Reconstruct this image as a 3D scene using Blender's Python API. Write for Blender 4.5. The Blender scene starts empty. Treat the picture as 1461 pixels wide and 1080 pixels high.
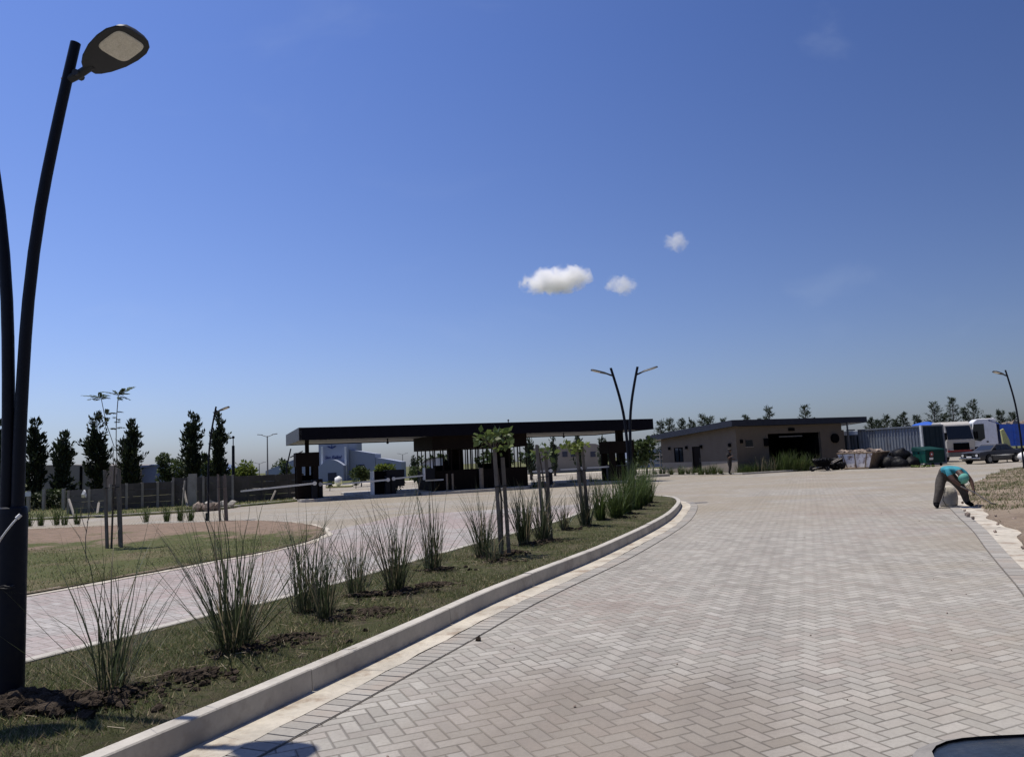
import bpy, bmesh, math, random
import numpy as np
from mathutils import Vector, Matrix
R = math.radians
sc = bpy.context.scene
COL = sc.collection
rnd = random.Random(7)

# ------------------------------------------------------------------ camera
W, Hh, F, HC = 1461., 1080., 1080., 1.7
PIT, ROL = R(6.25), R(-2.6)
cam = bpy.data.cameras.new('camera')
cam.sensor_fit = 'HORIZONTAL'; cam.sensor_width = 36.0; cam.lens = 36.0 * F / W
cam.clip_start = 0.05; cam.clip_end = 6000
camo = bpy.data.objects.new('camera', cam); COL.objects.link(camo)
camo.matrix_world = Matrix.Translation((0, 0, HC)) @ Matrix.Rotation(R(90) + PIT, 4, 'X') @ Matrix.Rotation(ROL, 4, 'Z')
sc.camera = camo
_fw = np.array([0, math.cos(PIT), math.sin(PIT)]); _u0 = np.array([0, -math.sin(PIT), math.cos(PIT)])
_rt = np.array([math.cos(ROL), 0, 0]) + _u0 * math.sin(ROL)
_up = np.array([-math.sin(ROL), 0, 0]) + _u0 * math.cos(ROL)
def ray(x, y): return _rt * (x - 730.5) / F + _up * (540. - y) / F + _fw
def g(x, y, z=0.):
    d = ray(x, y); t = (z - HC) / d[2]; return Vector((d[0] * t, d[1] * t, z))
def at(x, y, Y):
    d = ray(x, y); t = Y / d[1]; return Vector((d[0] * t, Y, HC + d[2] * t))
def hor(x): return 658.4 - (x - 730.5) * 0.0454
def ztop(x, y, Y): return at(x, y, Y).z

# ------------------------------------------------------------------ materials
class NT:
    def __init__(s, name):
        s.m = bpy.data.materials.new(name); s.m.use_nodes = True
        s.t = s.m.node_tree; s.n = s.t.nodes; s.l = s.t.links
        s.p = s.n['Principled BSDF']
    def new(s, typ, **kw):
        n = s.n.new(typ)
        for k, v in kw.items(): setattr(n, k, v)
        return n
    def put(s, sock, v):
        if isinstance(v, (int, float)): sock.default_value = v
        elif isinstance(v, (tuple, list)): sock.default_value = v if len(v) == len(sock.default_value) else tuple(v) + (1,)
        else: s.l.new(v, sock)
    def math(s, op, a, b=None, c=None):
        n = s.new('ShaderNodeMath', operation=op)
        s.put(n.inputs[0], a)
        if b is not None: s.put(n.inputs[1], b)
        if c is not None: s.put(n.inputs[2], c)
        return n.outputs[0]
    def mix(s, f, a, b, bt='MIX'):
        n = s.new('ShaderNodeMix', data_type='RGBA', blend_type=bt)
        s.put(n.inputs[0], f); s.put(n.inputs[6], a); s.put(n.inputs[7], b)
        return n.outputs[2]
    def noise(s, vec, scale, detail=5, rough=.55, dist=0., dim='3D'):
        n = s.new('ShaderNodeTexNoise', noise_dimensions=dim)
        if vec is not None: s.l.new(vec, n.inputs['Vector'])
        n.inputs['Scale'].default_value = scale; n.inputs['Detail'].default_value = detail
        n.inputs['Roughness'].default_value = rough; n.inputs['Distortion'].default_value = dist
        return n.outputs[0]
    def ramp(s, f, lo, hi, a=0., b=1., smooth=True):
        n = s.new('ShaderNodeMapRange', interpolation_type='SMOOTHSTEP' if smooth else 'LINEAR')
        s.put(n.inputs[0], f); n.inputs[1].default_value = lo; n.inputs[2].default_value = hi
        n.inputs[3].default_value = a; n.inputs[4].default_value = b
        return n.outputs[0]
    def bump(s, h, dist, strength=1.):
        n = s.new('ShaderNodeBump'); n.inputs['Distance'].default_value = dist; n.inputs['Strength'].default_value = strength
        s.l.new(h, n.inputs['Height']); return n.outputs[0]
    def pos(s): return s.new('ShaderNodeNewGeometry').outputs['Position']
    def obj(s): return s.new('ShaderNodeTexCoord').outputs['Object']
    def isl(s): return s.new('ShaderNodeNewGeometry').outputs['Random Per Island']
    def mapped(s, v, scale):
        n = s.new('ShaderNodeMapping'); s.l.new(v, n.inputs[0]); n.inputs['Scale'].default_value = scale; return n.outputs[0]

def mat(name, col, rough=.7, metal=0., var=.18, scale=3., bump=0., bscale=40., spec=.4, dirt=None, dirt_amt=.5):
    t = NT(name); o = t.obj()
    n1 = t.noise(o, scale, 6); n2 = t.noise(o, scale * 9, 4)
    f = t.math('ADD', t.math('MULTIPLY', n1, .7), t.math('MULTIPLY', n2, .3))
    c = t.mix(t.ramp(f, .3, .7), tuple(x * (1 - var) for x in col), tuple(min(1, x * (1 + var)) for x in col))
    if dirt:
        d = t.noise(o, scale * 1.7, 8, .65)
        c = t.mix(t.math('MULTIPLY', t.ramp(d, .48, .66), dirt_amt), c, dirt)
    t.put(t.p.inputs['Base Color'], c)
    t.put(t.p.inputs['Roughness'], t.ramp(n2, .3, .7, max(.02, rough - .08), min(1, rough + .08)))
    t.p.inputs['Metallic'].default_value = metal
    t.p.inputs['Specular IOR Level'].default_value = spec
    if bump: t.put(t.p.inputs['Normal'], t.bump(t.noise(o, bscale, 4), bump))
    return t.m

def leafmat(name, dark, light, trans=.35, rough=.55, dry=None, dryamt=.12):
    t = NT(name); r = t.isl()
    c = t.mix(r, dark, light)
    if dry: c = t.mix(t.ramp(t.math('FRACT', t.math('MULTIPLY', r, 7.31)), 1 - dryamt - .04, 1 - dryamt + .04), c, dry)
    t.put(t.p.inputs['Base Color'], c); t.p.inputs['Roughness'].default_value = rough
    t.p.inputs['Specular IOR Level'].default_value = .3
    tr = t.new('ShaderNodeBsdfTranslucent'); t.l.new(c, tr.inputs[0])
    mx = t.new('ShaderNodeMixShader'); mx.inputs[0].default_value = trans
    t.l.new(t.p.outputs[0], mx.inputs[1]); t.l.new(tr.outputs[0], mx.inputs[2])
    t.l.new(mx.outputs[0], t.n['Material Output'].inputs[0])
    return t.m

def paver_mat(name, ang, w, cols, pink, pinkth, dusty=True):
    """herringbone block paving, 2:1 blocks of width w, long axes at ang and ang+90 degrees"""
    t = NT(name); P = t.pos()
    s = t.new('ShaderNodeSeparateXYZ'); t.l.new(P, s.inputs[0]); X, Y = s.outputs[0], s.outputs[1]
    ca, sa = math.cos(ang) / w, math.sin(ang) / w
    u = t.math('ADD', t.math('MULTIPLY', X, ca), t.math('MULTIPLY', Y, sa))
    v = t.math('SUBTRACT', t.math('MULTIPLY', Y, ca), t.math('MULTIPLY', X, sa))
    i, j = t.math('FLOOR', u), t.math('FLOOR', v)
    fx, fy = t.math('SUBTRACT', u, i), t.math('SUBTRACT', v, j)
    k = t.math('FLOORED_MODULO', t.math('SUBTRACT', i, j), 4.)
    def is_(q): return t.math('COMPARE', k, float(q), .5)
    k0, k1, k2, k3 = is_(0), is_(1), is_(2), is_(3)
    gx, gy = t.math('SUBTRACT', 1., fx), t.math('SUBTRACT', 1., fy)
    # open (joint-less) sides are pushed far away
    L = t.math('ADD', fx, k1); Rr = t.math('ADD', gx, k0)
    B = t.math('ADD', fy, k2); T = t.math('ADD', gy, k3)
    d = t.math('MINIMUM', t.math('MINIMUM', L, Rr), t.math('MINIMUM', B, T))
    bi = t.math('SUBTRACT', i, k1); bj = t.math('SUBTRACT', j, k2)
    cb = t.new('ShaderNodeCombineXYZ'); t.l.new(bi, cb.inputs[0]); t.l.new(bj, cb.inputs[1]); t.l.new(t.math('GREATER_THAN', k, 1.5), cb.inputs[2])
    wn = t.new('ShaderNodeTexWhiteNoise', noise_dimensions='3D'); t.l.new(cb.outputs[0], wn.inputs[0]); r = wn.outputs[0]
    r2 = t.math('FRACT', t.math('MULTIPLY', r, 13.7)); r3 = t.math('FRACT', t.math('MULTIPLY', r, 57.3))
    c = t.mix(r, cols[0], cols[1])
    big = t.noise(P, .16, 4, .6); big2 = t.noise(P, .45, 5, .6)
    pf = t.math('ADD', t.ramp(big, pinkth - .12, pinkth + .12), t.math('MULTIPLY', t.math('SUBTRACT', r2, .5), .7))
    pc = t.new('ShaderNodeClamp'); t.l.new(pf, pc.inputs[0])
    c = t.mix(pc.outputs[0], c, t.mix(r3, pink, tuple(x * .82 for x in pink)))
    # earth stain: a patch with its own shape near the camera
    dx = t.math('MULTIPLY', t.math('SUBTRACT', X, .55), .75); dy = t.math('MULTIPLY', t.math('SUBTRACT', Y, 5.0), .62)
    rad = t.math('SQRT', t.math('ADD', t.math('MULTIPLY', dx, dx), t.math('MULTIPLY', dy, dy)))
    rad = t.math('ADD', rad, t.math('MULTIPLY', t.math('SUBTRACT', big2, .5), 1.6))
    rad = t.math('ADD', rad, t.math('MULTIPLY', t.math('SUBTRACT', r2, .5), .35))
    c = t.mix(t.ramp(rad, .45, 1.2, .52, 0.), c, (.175, .138, .104))
    odd = t.math('GREATER_THAN', r3, .93); c = t.mix(t.math('MULTIPLY', odd, .22), c, (.42, .40, .37)); odd2 = t.math('LESS_THAN', r3, .06); c = t.mix(t.math('MULTIPLY', odd2, .25), c, (.17, .15, .135))
    fine = t.noise(P, 34., 6, .7); mid = t.noise(P, 2.2, 6, .62)
    c = t.mix(t.math('MULTIPLY', t.ramp(fine, .35, .75), .30), c, (.13, .12, .11))
    c = t.mix(t.ramp(mid, .42, .72, 0., .30), c, (.17, .15, .135))
    rot = t.new('ShaderNodeMapping', vector_type='TEXTURE'); t.l.new(P, rot.inputs[0]); rot.inputs['Rotation'].default_value = (0, 0, R(-21)); rot.inputs['Scale'].default_value = (1., 22., 1.)
    lane = t.noise(rot.outputs[0], 1.3, 4, .6)
    c = t.mix(t.ramp(lane, .48, .74, 0., .34), c, (.15, .135, .12))
    if dusty:
        st = t.noise(t.mapped(P, (.28, .5, 1.)), .5, 8, .68, .8)
        # swept sand lies in the wide area in front of the worker and the gatehouse
        zone = t.math('MULTIPLY', t.ramp(Y, 13., 25.), t.ramp(st, .36, .60, .15, 1.))
        edge = t.math('MULTIPLY', t.ramp(t.math('SUBTRACT', X, t.math('MULTIPLY', Y, .45)), -1.2, 2.6), t.ramp(st, .40, .6))
        c = t.mix(t.math('MULTIPLY', t.math('MAXIMUM', zone, t.math('MULTIPLY', edge, .8)), .76), c, (.262, .224, .165))
    joint = t.ramp(d, .025, .06)
    c = t.mix(t.math('MULTIPLY', t.math('SUBTRACT', 1., joint), t.ramp(t.noise(P, .7, 3), .3, .6, .35, .80)), c, t.mix(t.ramp(t.noise(P, .33, 5, .6), .42, .6), (.075, .066, .056), (.20, .175, .14)))
    t.put(t.p.inputs['Base Color'], c); t.put(t.p.inputs['Roughness'], t.ramp(fine, .3, .7, .78, .95))
    t.p.inputs['Specular IOR Level'].default_value = .22
    hgt = t.math('ADD', t.ramp(d, .01, .13), t.math('MULTIPLY', fine, .16))
    hgt = t.math('ADD', hgt, t.math('MULTIPLY', r3, .30))
    t.put(t.p.inputs['Normal'], t.bump(hgt, .0075))
    return t.m

def earth_mat(name, a, b, c3, scale=.5, th=.5, bump=.02, bare=None):
    t = NT(name); P = t.pos()
    n1 = t.noise(P, scale, 8, .65); n2 = t.noise(P, scale * 7, 7, .65); n3 = t.noise(P, scale * 70, 5, .7)
    f = t.math('ADD', t.math('MULTIPLY', n1, .65), t.math('MULTIPLY', n2, .35))
    c = t.mix(t.ramp(f, th - .06, th + .07), a, b)
    c = t.mix(t.ramp(n2, .5, .75), c, c3)
    c = t.mix(t.math('MULTIPLY', t.ramp(n3, .35, .7), .6), c, tuple(x * .36 for x in a))
    if bare:
        s_ = t.new('ShaderNodeSeparateXYZ'); t.l.new(P, s_.inputs[0])
        f2 = t.math('ADD', s_.outputs[1], t.math('ADD', t.math('MULTIPLY', t.math('SUBTRACT', n1, .5), 15.), t.math('MULTIPLY', t.math('SUBTRACT', n2, .5), 9.)))
        c = t.mix(t.math('MULTIPLY', t.ramp(f2, bare[0], bare[0] + 2.2), t.ramp(n3, .2, .5, .75, 1.)), c, t.mix(t.ramp(n2, .4, .7), (.225, .165, .125), (.15, .115, .085)))
    t.put(t.p.inputs['Base Color'], c); t.p.inputs['Roughness'].default_value = .95; t.p.inputs['Specular IOR Level'].default_value = .1
    t.put(t.p.inputs['Normal'], t.bump(t.math('ADD', t.math('MULTIPLY', n3, .6), n2), bump))
    return t.m

def glass(name, col=(.01, .012, .015), rough=.05):
    t = NT(name); t.p.inputs['Base Color'].default_value = col + (1,); t.p.inputs['Roughness'].default_value = rough
    t.p.inputs['Specular IOR Level'].default_value = .8
    return t.m

M = dict(
    pave=paver_mat('block_paving', R(24), .112, ((.278, .264, .232), (.378, .359, .318)), (.312, .264, .230), .60),
    pavel=paver_mat('pink_block_paving', R(-38), .125, ((.32, .305, .288), (.39, .372, .352)), (.37, .305, .288), .46, False),
    plot=mat('soldier_blocks', (.33, .315, .30), .88, var=.2, scale=6, bump=.004),
    conc=mat('kerb_concrete', (.40, .375, .33), .88, var=.16, scale=2.2, bump=.004, dirt=(.26, .235, .20), dirt_amt=.6),
    gutter=mat('gutter_mortar', (.42, .385, .32), .92, var=.22, scale=1.6, bump=.01, bscale=25, dirt=(.25, .195, .145), dirt_amt=.85),
    joint=mat('joint_sand', (.11, .098, .082), .95),
    turf=earth_mat('turf_soil', (.088, .094, .042), (.150, .128, .085), (.068, .057, .041), 1.4, .52, .05),
    lawn=earth_mat('lawn_soil', (.095, .105, .042), (.16, .135, .08), (.12, .11, .06), .5, .53, .04, (19.6,)),
    dirt=earth_mat('dry_earth', (.33, .265, .20), (.235, .18, .135), (.36, .305, .24), .6, .5, .06),
    field=earth_mat('field_grass', (.10, .115, .045), (.15, .135, .075), (.085, .10, .04), .05, .5),
    clod=mat('dark_soil', (.058, .046, .036), 1., var=.5, scale=14, bump=.02, bscale=90, spec=.02),
    blade=leafmat('turf_blade', (.060, .080, .024), (.155, .175, .070), .3, .6, (.33, .27, .16), .27),
    ograss=leafmat('ornamental_blade', (.026, .037, .016), (.095, .115, .062), .3, .5, (.24, .20, .13), .18),
    ograss2=leafmat('lush_blade', (.035, .055, .014), (.085, .125, .035), .35, .5, (.15, .14, .07), .06),
    conifer=leafmat('conifer_needles', (.012, .021, .012), (.042, .058, .028), .18, .7),
    pine=leafmat('pine_needles', (.020, .032, .018), (.055, .075, .042), .2, .7),
    leaf=leafmat('broad_leaf', (.030, .048, .016), (.085, .115, .040), .3, .5),
    leafy=leafmat('yellow_green_leaf', (.085, .12, .022), (.17, .21, .05), .4, .5),
    leafs=leafmat('sapling_leaf', (.055, .085, .022), (.14, .18, .055), .4, .45),
    bark=mat('bark', (.10, .082, .065), .95, var=.35, scale=6, bump=.02),
    stake=mat('grey_timber', (.165, .142, .118), .9, var=.25, scale=5, bump=.006, bscale=60),
    strap=mat('black_strap', (.012, .012, .012), .6),
    navy=mat('navy_steel', (.005, .007, .014), .5, 0., var=.12, spec=.22),
    lampgrey=mat('luminaire_grey', (.026, .029, .034), .5, 0., spec=.3),
    lens=mat('luminaire_lens', (.62, .60, .53), .25, var=.08, scale=14, spec=.6),
    fascia=mat('dark_fascia', (.006, .006, .011), .7, 0., var=.2, spec=.08),
    sidefascia=mat('grey_cladding', (.075, .075, .078), .5, .2, var=.15),
    soffit=mat('soffit_board', (.34, .335, .33), .8, var=.08, scale=1.),
    booth=mat('brown_cladding', (.011, .0075, .0065), .75, var=.2, spec=.1),
    wall=mat('tan_render', (.135, .108, .080), .9, var=.08, scale=1.2, bump=.006),
    sunlit_band=mat('sunlit_render', (.30, .25, .20), .9, var=.08, scale=1.2),
    roofd=mat('roof_fascia', (.030, .034, .048), .6, 0., var=.12, spec=.15),
    black=mat('matt_black', (.004, .004, .005), .85, spec=.05),
    glass=glass('dark_glass'),
    glassb=glass('tinted_glass', (.02, .024, .03), .08),
    whitem=mat('white_paint', (.72, .73, .74), .45, var=.06, scale=2, dirt=(.45, .42, .38), dirt_amt=.25),
    arm=mat('barrier_white', (.66, .66, .64), .5, var=.06),
    steelg=mat('grey_steel', (.15, .15, .15), .5, .4),
    ware=mat('shade_blue_cladding', (.30, .335, .43), .7, var=.05, scale=.3),  # white cladding with the blue of its shade put into the colour
    waredark=mat('warehouse_door', (.03, .035, .06), .6),
    letter=mat('blue_lettering', (.015, .03, .16), .6),
    shed=mat('grey_shed', (.22, .20, .185), .9, var=.1, scale=.4),
    blueroof=mat('blue_roof_sheet', (.12, .165, .27), .6, .1, var=.1, scale=.5),
    brownroof=mat('brown_roof', (.075, .055, .05), .8),
    fencec=mat('fence_panel', (.10, .09, .085), .95, var=.25, scale=1.3, bump=.01),
    fencel=mat('pale_fence_panel', (.155, .145, .14), .95, var=.18, scale=1.3),
    post=mat('fence_post', (.30, .275, .245), .92, var=.2, scale=2.),
    hedge=leafmat('hedge_leaf', (.014, .022, .009), (.035, .05, .018), .15, .6),
    cont=mat('container_blue', (.168, .19, .218), .55, .1, var=.16, scale=.8, dirt=(.10, .075, .06), dirt_amt=.25),
    contd=mat('container_door', (.016, .030, .042), .6, 0., var=.15, spec=.15),
    contw=mat('container_post', (.60, .62, .60), .6),
    green=mat('dumpster_green', (.012, .125, .085), .5, var=.15, dirt=(.03, .06, .045), dirt_amt=.5),
    greend=mat('dumpster_dark_green', (.004, .034, .030), .6, var=.15, spec=.15),
    red=mat('red_paint', (.28, .03, .03), .5), redd=mat('dull_red', (.20, .04, .04), .6),
    skip=mat('skip_paint', (.78, .74, .70), .7, var=.1, scale=1.6, dirt=(.16, .075, .04), dirt_amt=.95),
    skipb=mat('skip_rust', (.16, .12, .085), .85, var=.3, scale=1.8, dirt=(.10, .05, .03), dirt_amt=.7),
    rubble=mat('rubble', (.24, .19, .155), .95, var=.5, scale=5),
    bag=mat('black_plastic', (.004, .004, .005), .55, var=.2, spec=.16, bump=.05, bscale=5),
    blue=mat('tipper_blue', (.015, .085, .42), .42, var=.15, spec=.5, dirt=(.05, .08, .2), dirt_amt=.35),
    cream=mat('cream_paint', (.48, .46, .42), .5, var=.06),
    tyre=mat('tyre_rubber', (.014, .014, .014), .9), rim=mat('wheel_rim', (.22, .22, .22), .4, .6),
    sedan=mat('faded_grey_paint', (.055, .055, .06), .42, .3, var=.1),
    chrome=mat('chrome', (.55, .55, .55), .25, .9),
    plate=mat('number_plate', (.7, .7, .68), .5), lampg=mat('lamp_glass', (.6, .6, .58), .15, spec=.8),
    carblue=mat('dark_blue_paint', (.010, .014, .022), .34, 0., spec=.28, var=.5, scale=5, dirt=(.05, .05, .05), dirt_amt=.4),
    dusty=mat('dusty_grey_trim', (.20, .188, .17), .85, var=.15, scale=14),
    shirt=mat('teal_shirt', (.03, .22, .275), .85, var=.3, scale=7, bump=.02, bscale=14),
    cap=mat('green_cap', (.11, .33, .27), .85, var=.12, scale=20),
    jean=mat('brown_trousers', (.060, .052, .043), .9, var=.25, scale=9, bump=.02, bscale=16),
    skin=mat('skin', (.085, .045, .032), .6, var=.08),
    darkcloth=mat('dark_clothes', (.026, .023, .022), .9, var=.3, scale=8, bump=.02, bscale=16),
    hair=mat('dark_hair', (.012, .010, .009), .7),
    sack=mat('pale_sack', (.44, .41, .35), .8, var=.10, scale=5, bump=.03, bscale=9),
    white=mat('white_plastic', (.75, .75, .73), .5, var=.04),
    hose=mat('black_hose', (.02, .02, .022), .6),
    yellow=mat('yellow_cloth', (.48, .47, .20), .9, var=.2, scale=9),
)

# ------------------------------------------------------------------ mesh builder
class MB:
    def __init__(s): s.v = []; s.f = []; s.mi = []
    def add(s, vs, fs, m=0):
        o = len(s.v); s.v += [tuple(v) for v in vs]
        for f in fs: s.f.append(tuple(i + o for i in f)); s.mi.append(m)
        return s
    def box(s, c, d, rz=0., m=0, taper=(1, 1)):
        vs = []
        for z in (-.5, .5):
            tx, ty = taper if z > 0 else (1, 1)
            for x, y in ((-.5, -.5), (.5, -.5), (.5, .5), (-.5, .5)):
                px, py = x * d[0] * tx, y * d[1] * ty
                vs.append((c[0] + px * math.cos(rz) - py * math.sin(rz), c[1] + px * math.sin(rz) + py * math.cos(rz), c[2] + z * d[2]))
        return s.add(vs, [(3, 2, 1, 0), (4, 5, 6, 7), (0, 1, 5, 4), (1, 2, 6, 5), (2, 3, 7, 6), (3, 0, 4, 7)], m)
    def bx(s, x0, x1, y0, y1, z0, z1, m=0): return s.box(((x0 + x1) / 2, (y0 + y1) / 2, (z0 + z1) / 2), (x1 - x0, y1 - y0, z1 - z0), 0, m)
    def hexa(s, p, m=0): return s.add(p, [(3, 2, 1, 0), (4, 5, 6, 7), (0, 1, 5, 4), (1, 2, 6, 5), (2, 3, 7, 6), (3, 0, 4, 7)], m)
    def prism(s, poly, a, b, axis='z', m=0):
        n = len(poly)
        def P(p, t): return (p[0], p[1], t) if axis == 'z' else ((p[0], t, p[1]) if axis == 'y' else (t, p[0], p[1]))
        vs = [P(p, a) for p in poly] + [P(p, b) for p in poly]
        fs = [tuple(range(n - 1, -1, -1)), tuple(range(n, 2 * n))] + [(i, (i + 1) % n, n + (i + 1) % n, n + i) for i in range(n)]
        return s.add(vs, fs, m)
    def tube(s, pts, r, n=8, m=0, cap=True):
        pts = [Vector(p) for p in pts]; k = len(pts)
        rs = r if isinstance(r, (list, tuple)) else [r] * k
        vs = []; fs = []; ref = None
        for i, p in enumerate(pts):
            d = (pts[min(i + 1, k - 1)] - pts[max(i - 1, 0)])
            d = d.normalized() if d.length > 1e-9 else Vector((0, 0, 1))
            if ref is None:
                ref = Vector((1, 0, 0)) if abs(d.x) < .8 else Vector((0, 1, 0))
            a = (ref - d * ref.dot(d)).normalized(); b = d.cross(a); ref = a
            for q in range(n):
                t = 2 * math.pi * q / n; vs.append(p + (a * math.cos(t) + b * math.sin(t)) * rs[i])
        for i in range(k - 1):
            for q in range(n): fs.append((i * n + q, i * n + (q + 1) % n, (i + 1) * n + (q + 1) % n, (i + 1) * n + q))
        if cap: fs += [tuple(range(n - 1, -1, -1)), tuple(range((k - 1) * n, k * n))]
        return s.add(vs, fs, m)
    def loft(s, secs, m=0, cap=True):
        n = len(secs[0]); vs = [p for q in secs for p in q]; fs = []
        for i in range(len(secs) - 1):
            for q in range(n): fs.append((i * n + q, i * n + (q + 1) % n, (i + 1) * n + (q + 1) % n, (i + 1) * n + q))
        if cap: fs += [tuple(range(n - 1, -1, -1)), tuple(range((len(secs) - 1) * n, len(secs) * n))]
        return s.add(vs, fs, m)
    def lump(s, c, r, seed, jit=.35, m=0, sq=(1, 1, 1)):
        q = random.Random(seed); t = (1 + 5 ** .5) / 2
        vs = [(-1, t, 0), (1, t, 0), (-1, -t, 0), (1, -t, 0), (0, -1, t), (0, 1, t), (0, -1, -t), (0, 1, -t), (t, 0, -1), (t, 0, 1), (-t, 0, -1), (-t, 0, 1)]
        fs = [(0, 11, 5), (0, 5, 1), (0, 1, 7), (0, 7, 10), (0, 10, 11), (1, 5, 9), (5, 11, 4), (11, 10, 2), (10, 7, 6), (7, 1, 8), (3, 9, 4), (3, 4, 2), (3, 2, 6), (3, 6, 8), (3, 8, 9), (4, 9, 5), (2, 4, 11), (6, 2, 10), (8, 6, 7), (9, 8, 1)]
        out = []
        for v in vs:
            k = r / 1.9 * (1 + q.uniform(-jit, jit)); out.append((c[0] + v[0] * k * sq[0], c[1] + v[1] * k * sq[1], c[2] + v[2] * k * sq[2]))
        return s.add(out, fs, m)
    def build(s, name, mats, parent=None, smooth=False, bevel=0., fix=True, sub=0):
        me = bpy.data.meshes.new(name); me.from_pydata(s.v, [], s.f)
        mats = mats if isinstance(mats, (list, tuple)) else [mats]
        for m in mats: me.materials.append(M[m] if isinstance(m, str) else m)
        if len(mats) > 1: me.polygons.foreach_set('material_index', s.mi)
        if fix or bevel:
            bm = bmesh.new(); bm.from_mesh(me)
            if fix: bmesh.ops.recalc_face_normals(bm, faces=bm.faces)
            if bevel:
                es = [e for e in bm.edges if len(e.link_faces) == 2 and e.calc_face_angle(0) > .5]
                bmesh.ops.bevel(bm, geom=es, offset=bevel, segments=2, affect='EDGES', profile=.5)
            if sub: bmesh.ops.subdivide_edges(bm, edges=bm.edges, cuts=sub, use_grid_fill=True, smooth=1.)
            bm.to_mesh(me); bm.free()
        if smooth:
            me.polygons.foreach_set('use_smooth', [True] * len(me.polygons))
            if smooth != 'all':
                try: me.set_sharp_from_angle(angle=R(38))
                except Exception: pass
        o = bpy.data.objects.new(name, me); COL.objects.link(o)
        if parent: o.parent = parent
        return o

def raw(name, v, f, m, parent=None):
    me = bpy.data.meshes.new(name)
    v = np.asarray(v, np.float32); f = np.asarray(f, np.int32); k = f.shape[1]
    me.vertices.add(len(v)); me.vertices.foreach_set('co', v.ravel())
    me.loops.add(f.size); me.loops.foreach_set('vertex_index', f.ravel())
    me.polygons.add(len(f)); me.polygons.foreach_set('loop_start', np.arange(0, f.size, k, dtype=np.int32))
    me.polygons.foreach_set('loop_total', np.full(len(f), k, dtype=np.int32))
    me.update(calc_edges=True); me.validate()
    me.materials.append(M[m])
    o = bpy.data.objects.new(name, me); COL.objects.link(o)
    if parent: o.parent = parent
    return o

def tag(o, label=None, cat=None, group=None, kind=None):
    if label: o['label'] = label
    if cat: o['category'] = cat
    if group: o['group'] = group
    if kind: o['kind'] = kind
    return o
def thing(name, label, cat, loc=(0, 0, 0), rz=0., group=None):
    o = bpy.data.objects.new(name, None); COL.objects.link(o); o.empty_display_size = .2
    o.location = loc; o.rotation_euler = (0, 0, rz)
    return tag(o, label, cat, group)
def dup(root, loc=None, rz=None, label=None, scale=None, group=None):
    r = root.copy(); COL.objects.link(r)
    if loc is not None: r.location = loc
    if rz is not None: r.rotation_euler = (0, 0, rz)
    if scale is not None: r.scale = (scale,) * 3 if isinstance(scale, (int, float)) else scale
    if label: r['label'] = label
    if group: r['group'] = group
    for ch in list(root.children):
        c = ch.copy(); COL.objects.link(c); c.parent = r
        for gch in list(ch.children):
            d = gch.copy(); COL.objects.link(d); d.parent = c
    return r

def spline(pts, step):
    pts = [np.array(p, float) for p in pts]; P = [2 * pts[0] - pts[1]] + pts + [2 * pts[-1] - pts[-2]]; out = []
    for i in range(1, len(P) - 2):
        a, b, c, d = P[i - 1:i + 3]; n = max(1, int(np.linalg.norm(c - b) / step))
        for q in range(n):
            t = q / n
            out.append(.5 * ((2 * b) + (c - a) * t + (2 * a - 5 * b + 4 * c - d) * t * t + (3 * b - a - 3 * c + d) * t ** 3))
    out.append(P[-2]); return [tuple(p) for p in out]
def normals(c):
    out = []
    for i in range(len(c)):
        a = np.array(c[max(i - 1, 0)]); b = np.array(c[min(i + 1, len(c) - 1)]); d = b - a; d /= max(np.linalg.norm(d), 1e-9)
        out.append(np.array([d[1], -d[0]]))          # right-hand normal
    return out
def offset(c, d):
    n = normals(c); dd = d if hasattr(d, '__len__') else [d] * len(c)
    return [tuple(np.array(p) + n[i] * dd[i]) for i, p in enumerate(c)]
def inside(poly, pts):
    poly = np.array(poly); x, y = pts[:, 0], pts[:, 1]; r = np.zeros(len(pts), bool)
    j = len(poly) - 1
    for i in range(len(poly)):
        xi, yi = poly[i]; xj, yj = poly[j]
        c = ((yi > y) != (yj > y)) & (x < (xj - xi) * (y - yi) / (yj - yi + 1e-12) + xi)
        r ^= c; j = i
    return r
def sheet(name, poly, z, m, kind='structure', thick=0.):
    b = MB(); n = len(poly)
    if thick: b.prism(poly, z - thick, z)
    else: b.add([(p[0], p[1], z) for p in poly], [tuple(range(n))])
    o = b.build(name, m); bm = bmesh.new(); bm.from_mesh(o.data)
    bmesh.ops.triangulate(bm, faces=[f for f in bm.faces if len(f.verts) > 4]); bmesh.ops.recalc_face_normals(bm, faces=bm.faces)
    if not thick:
        for f in bm.faces:
            if f.normal.z < 0: f.normal_flip()
    bm.to_mesh(o.data); bm.free(); o['kind'] = kind; return o
def hills(x, y, amp, s):
    return amp * (np.sin(x * s * 1.3 + 1.7) * np.cos(y * s * .9 + .4) + .5 * np.sin(x * s * 2.9 + y * s * 2.3) + .25 * np.sin(x * s * 6.1 - y * s * 5.2))
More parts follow.
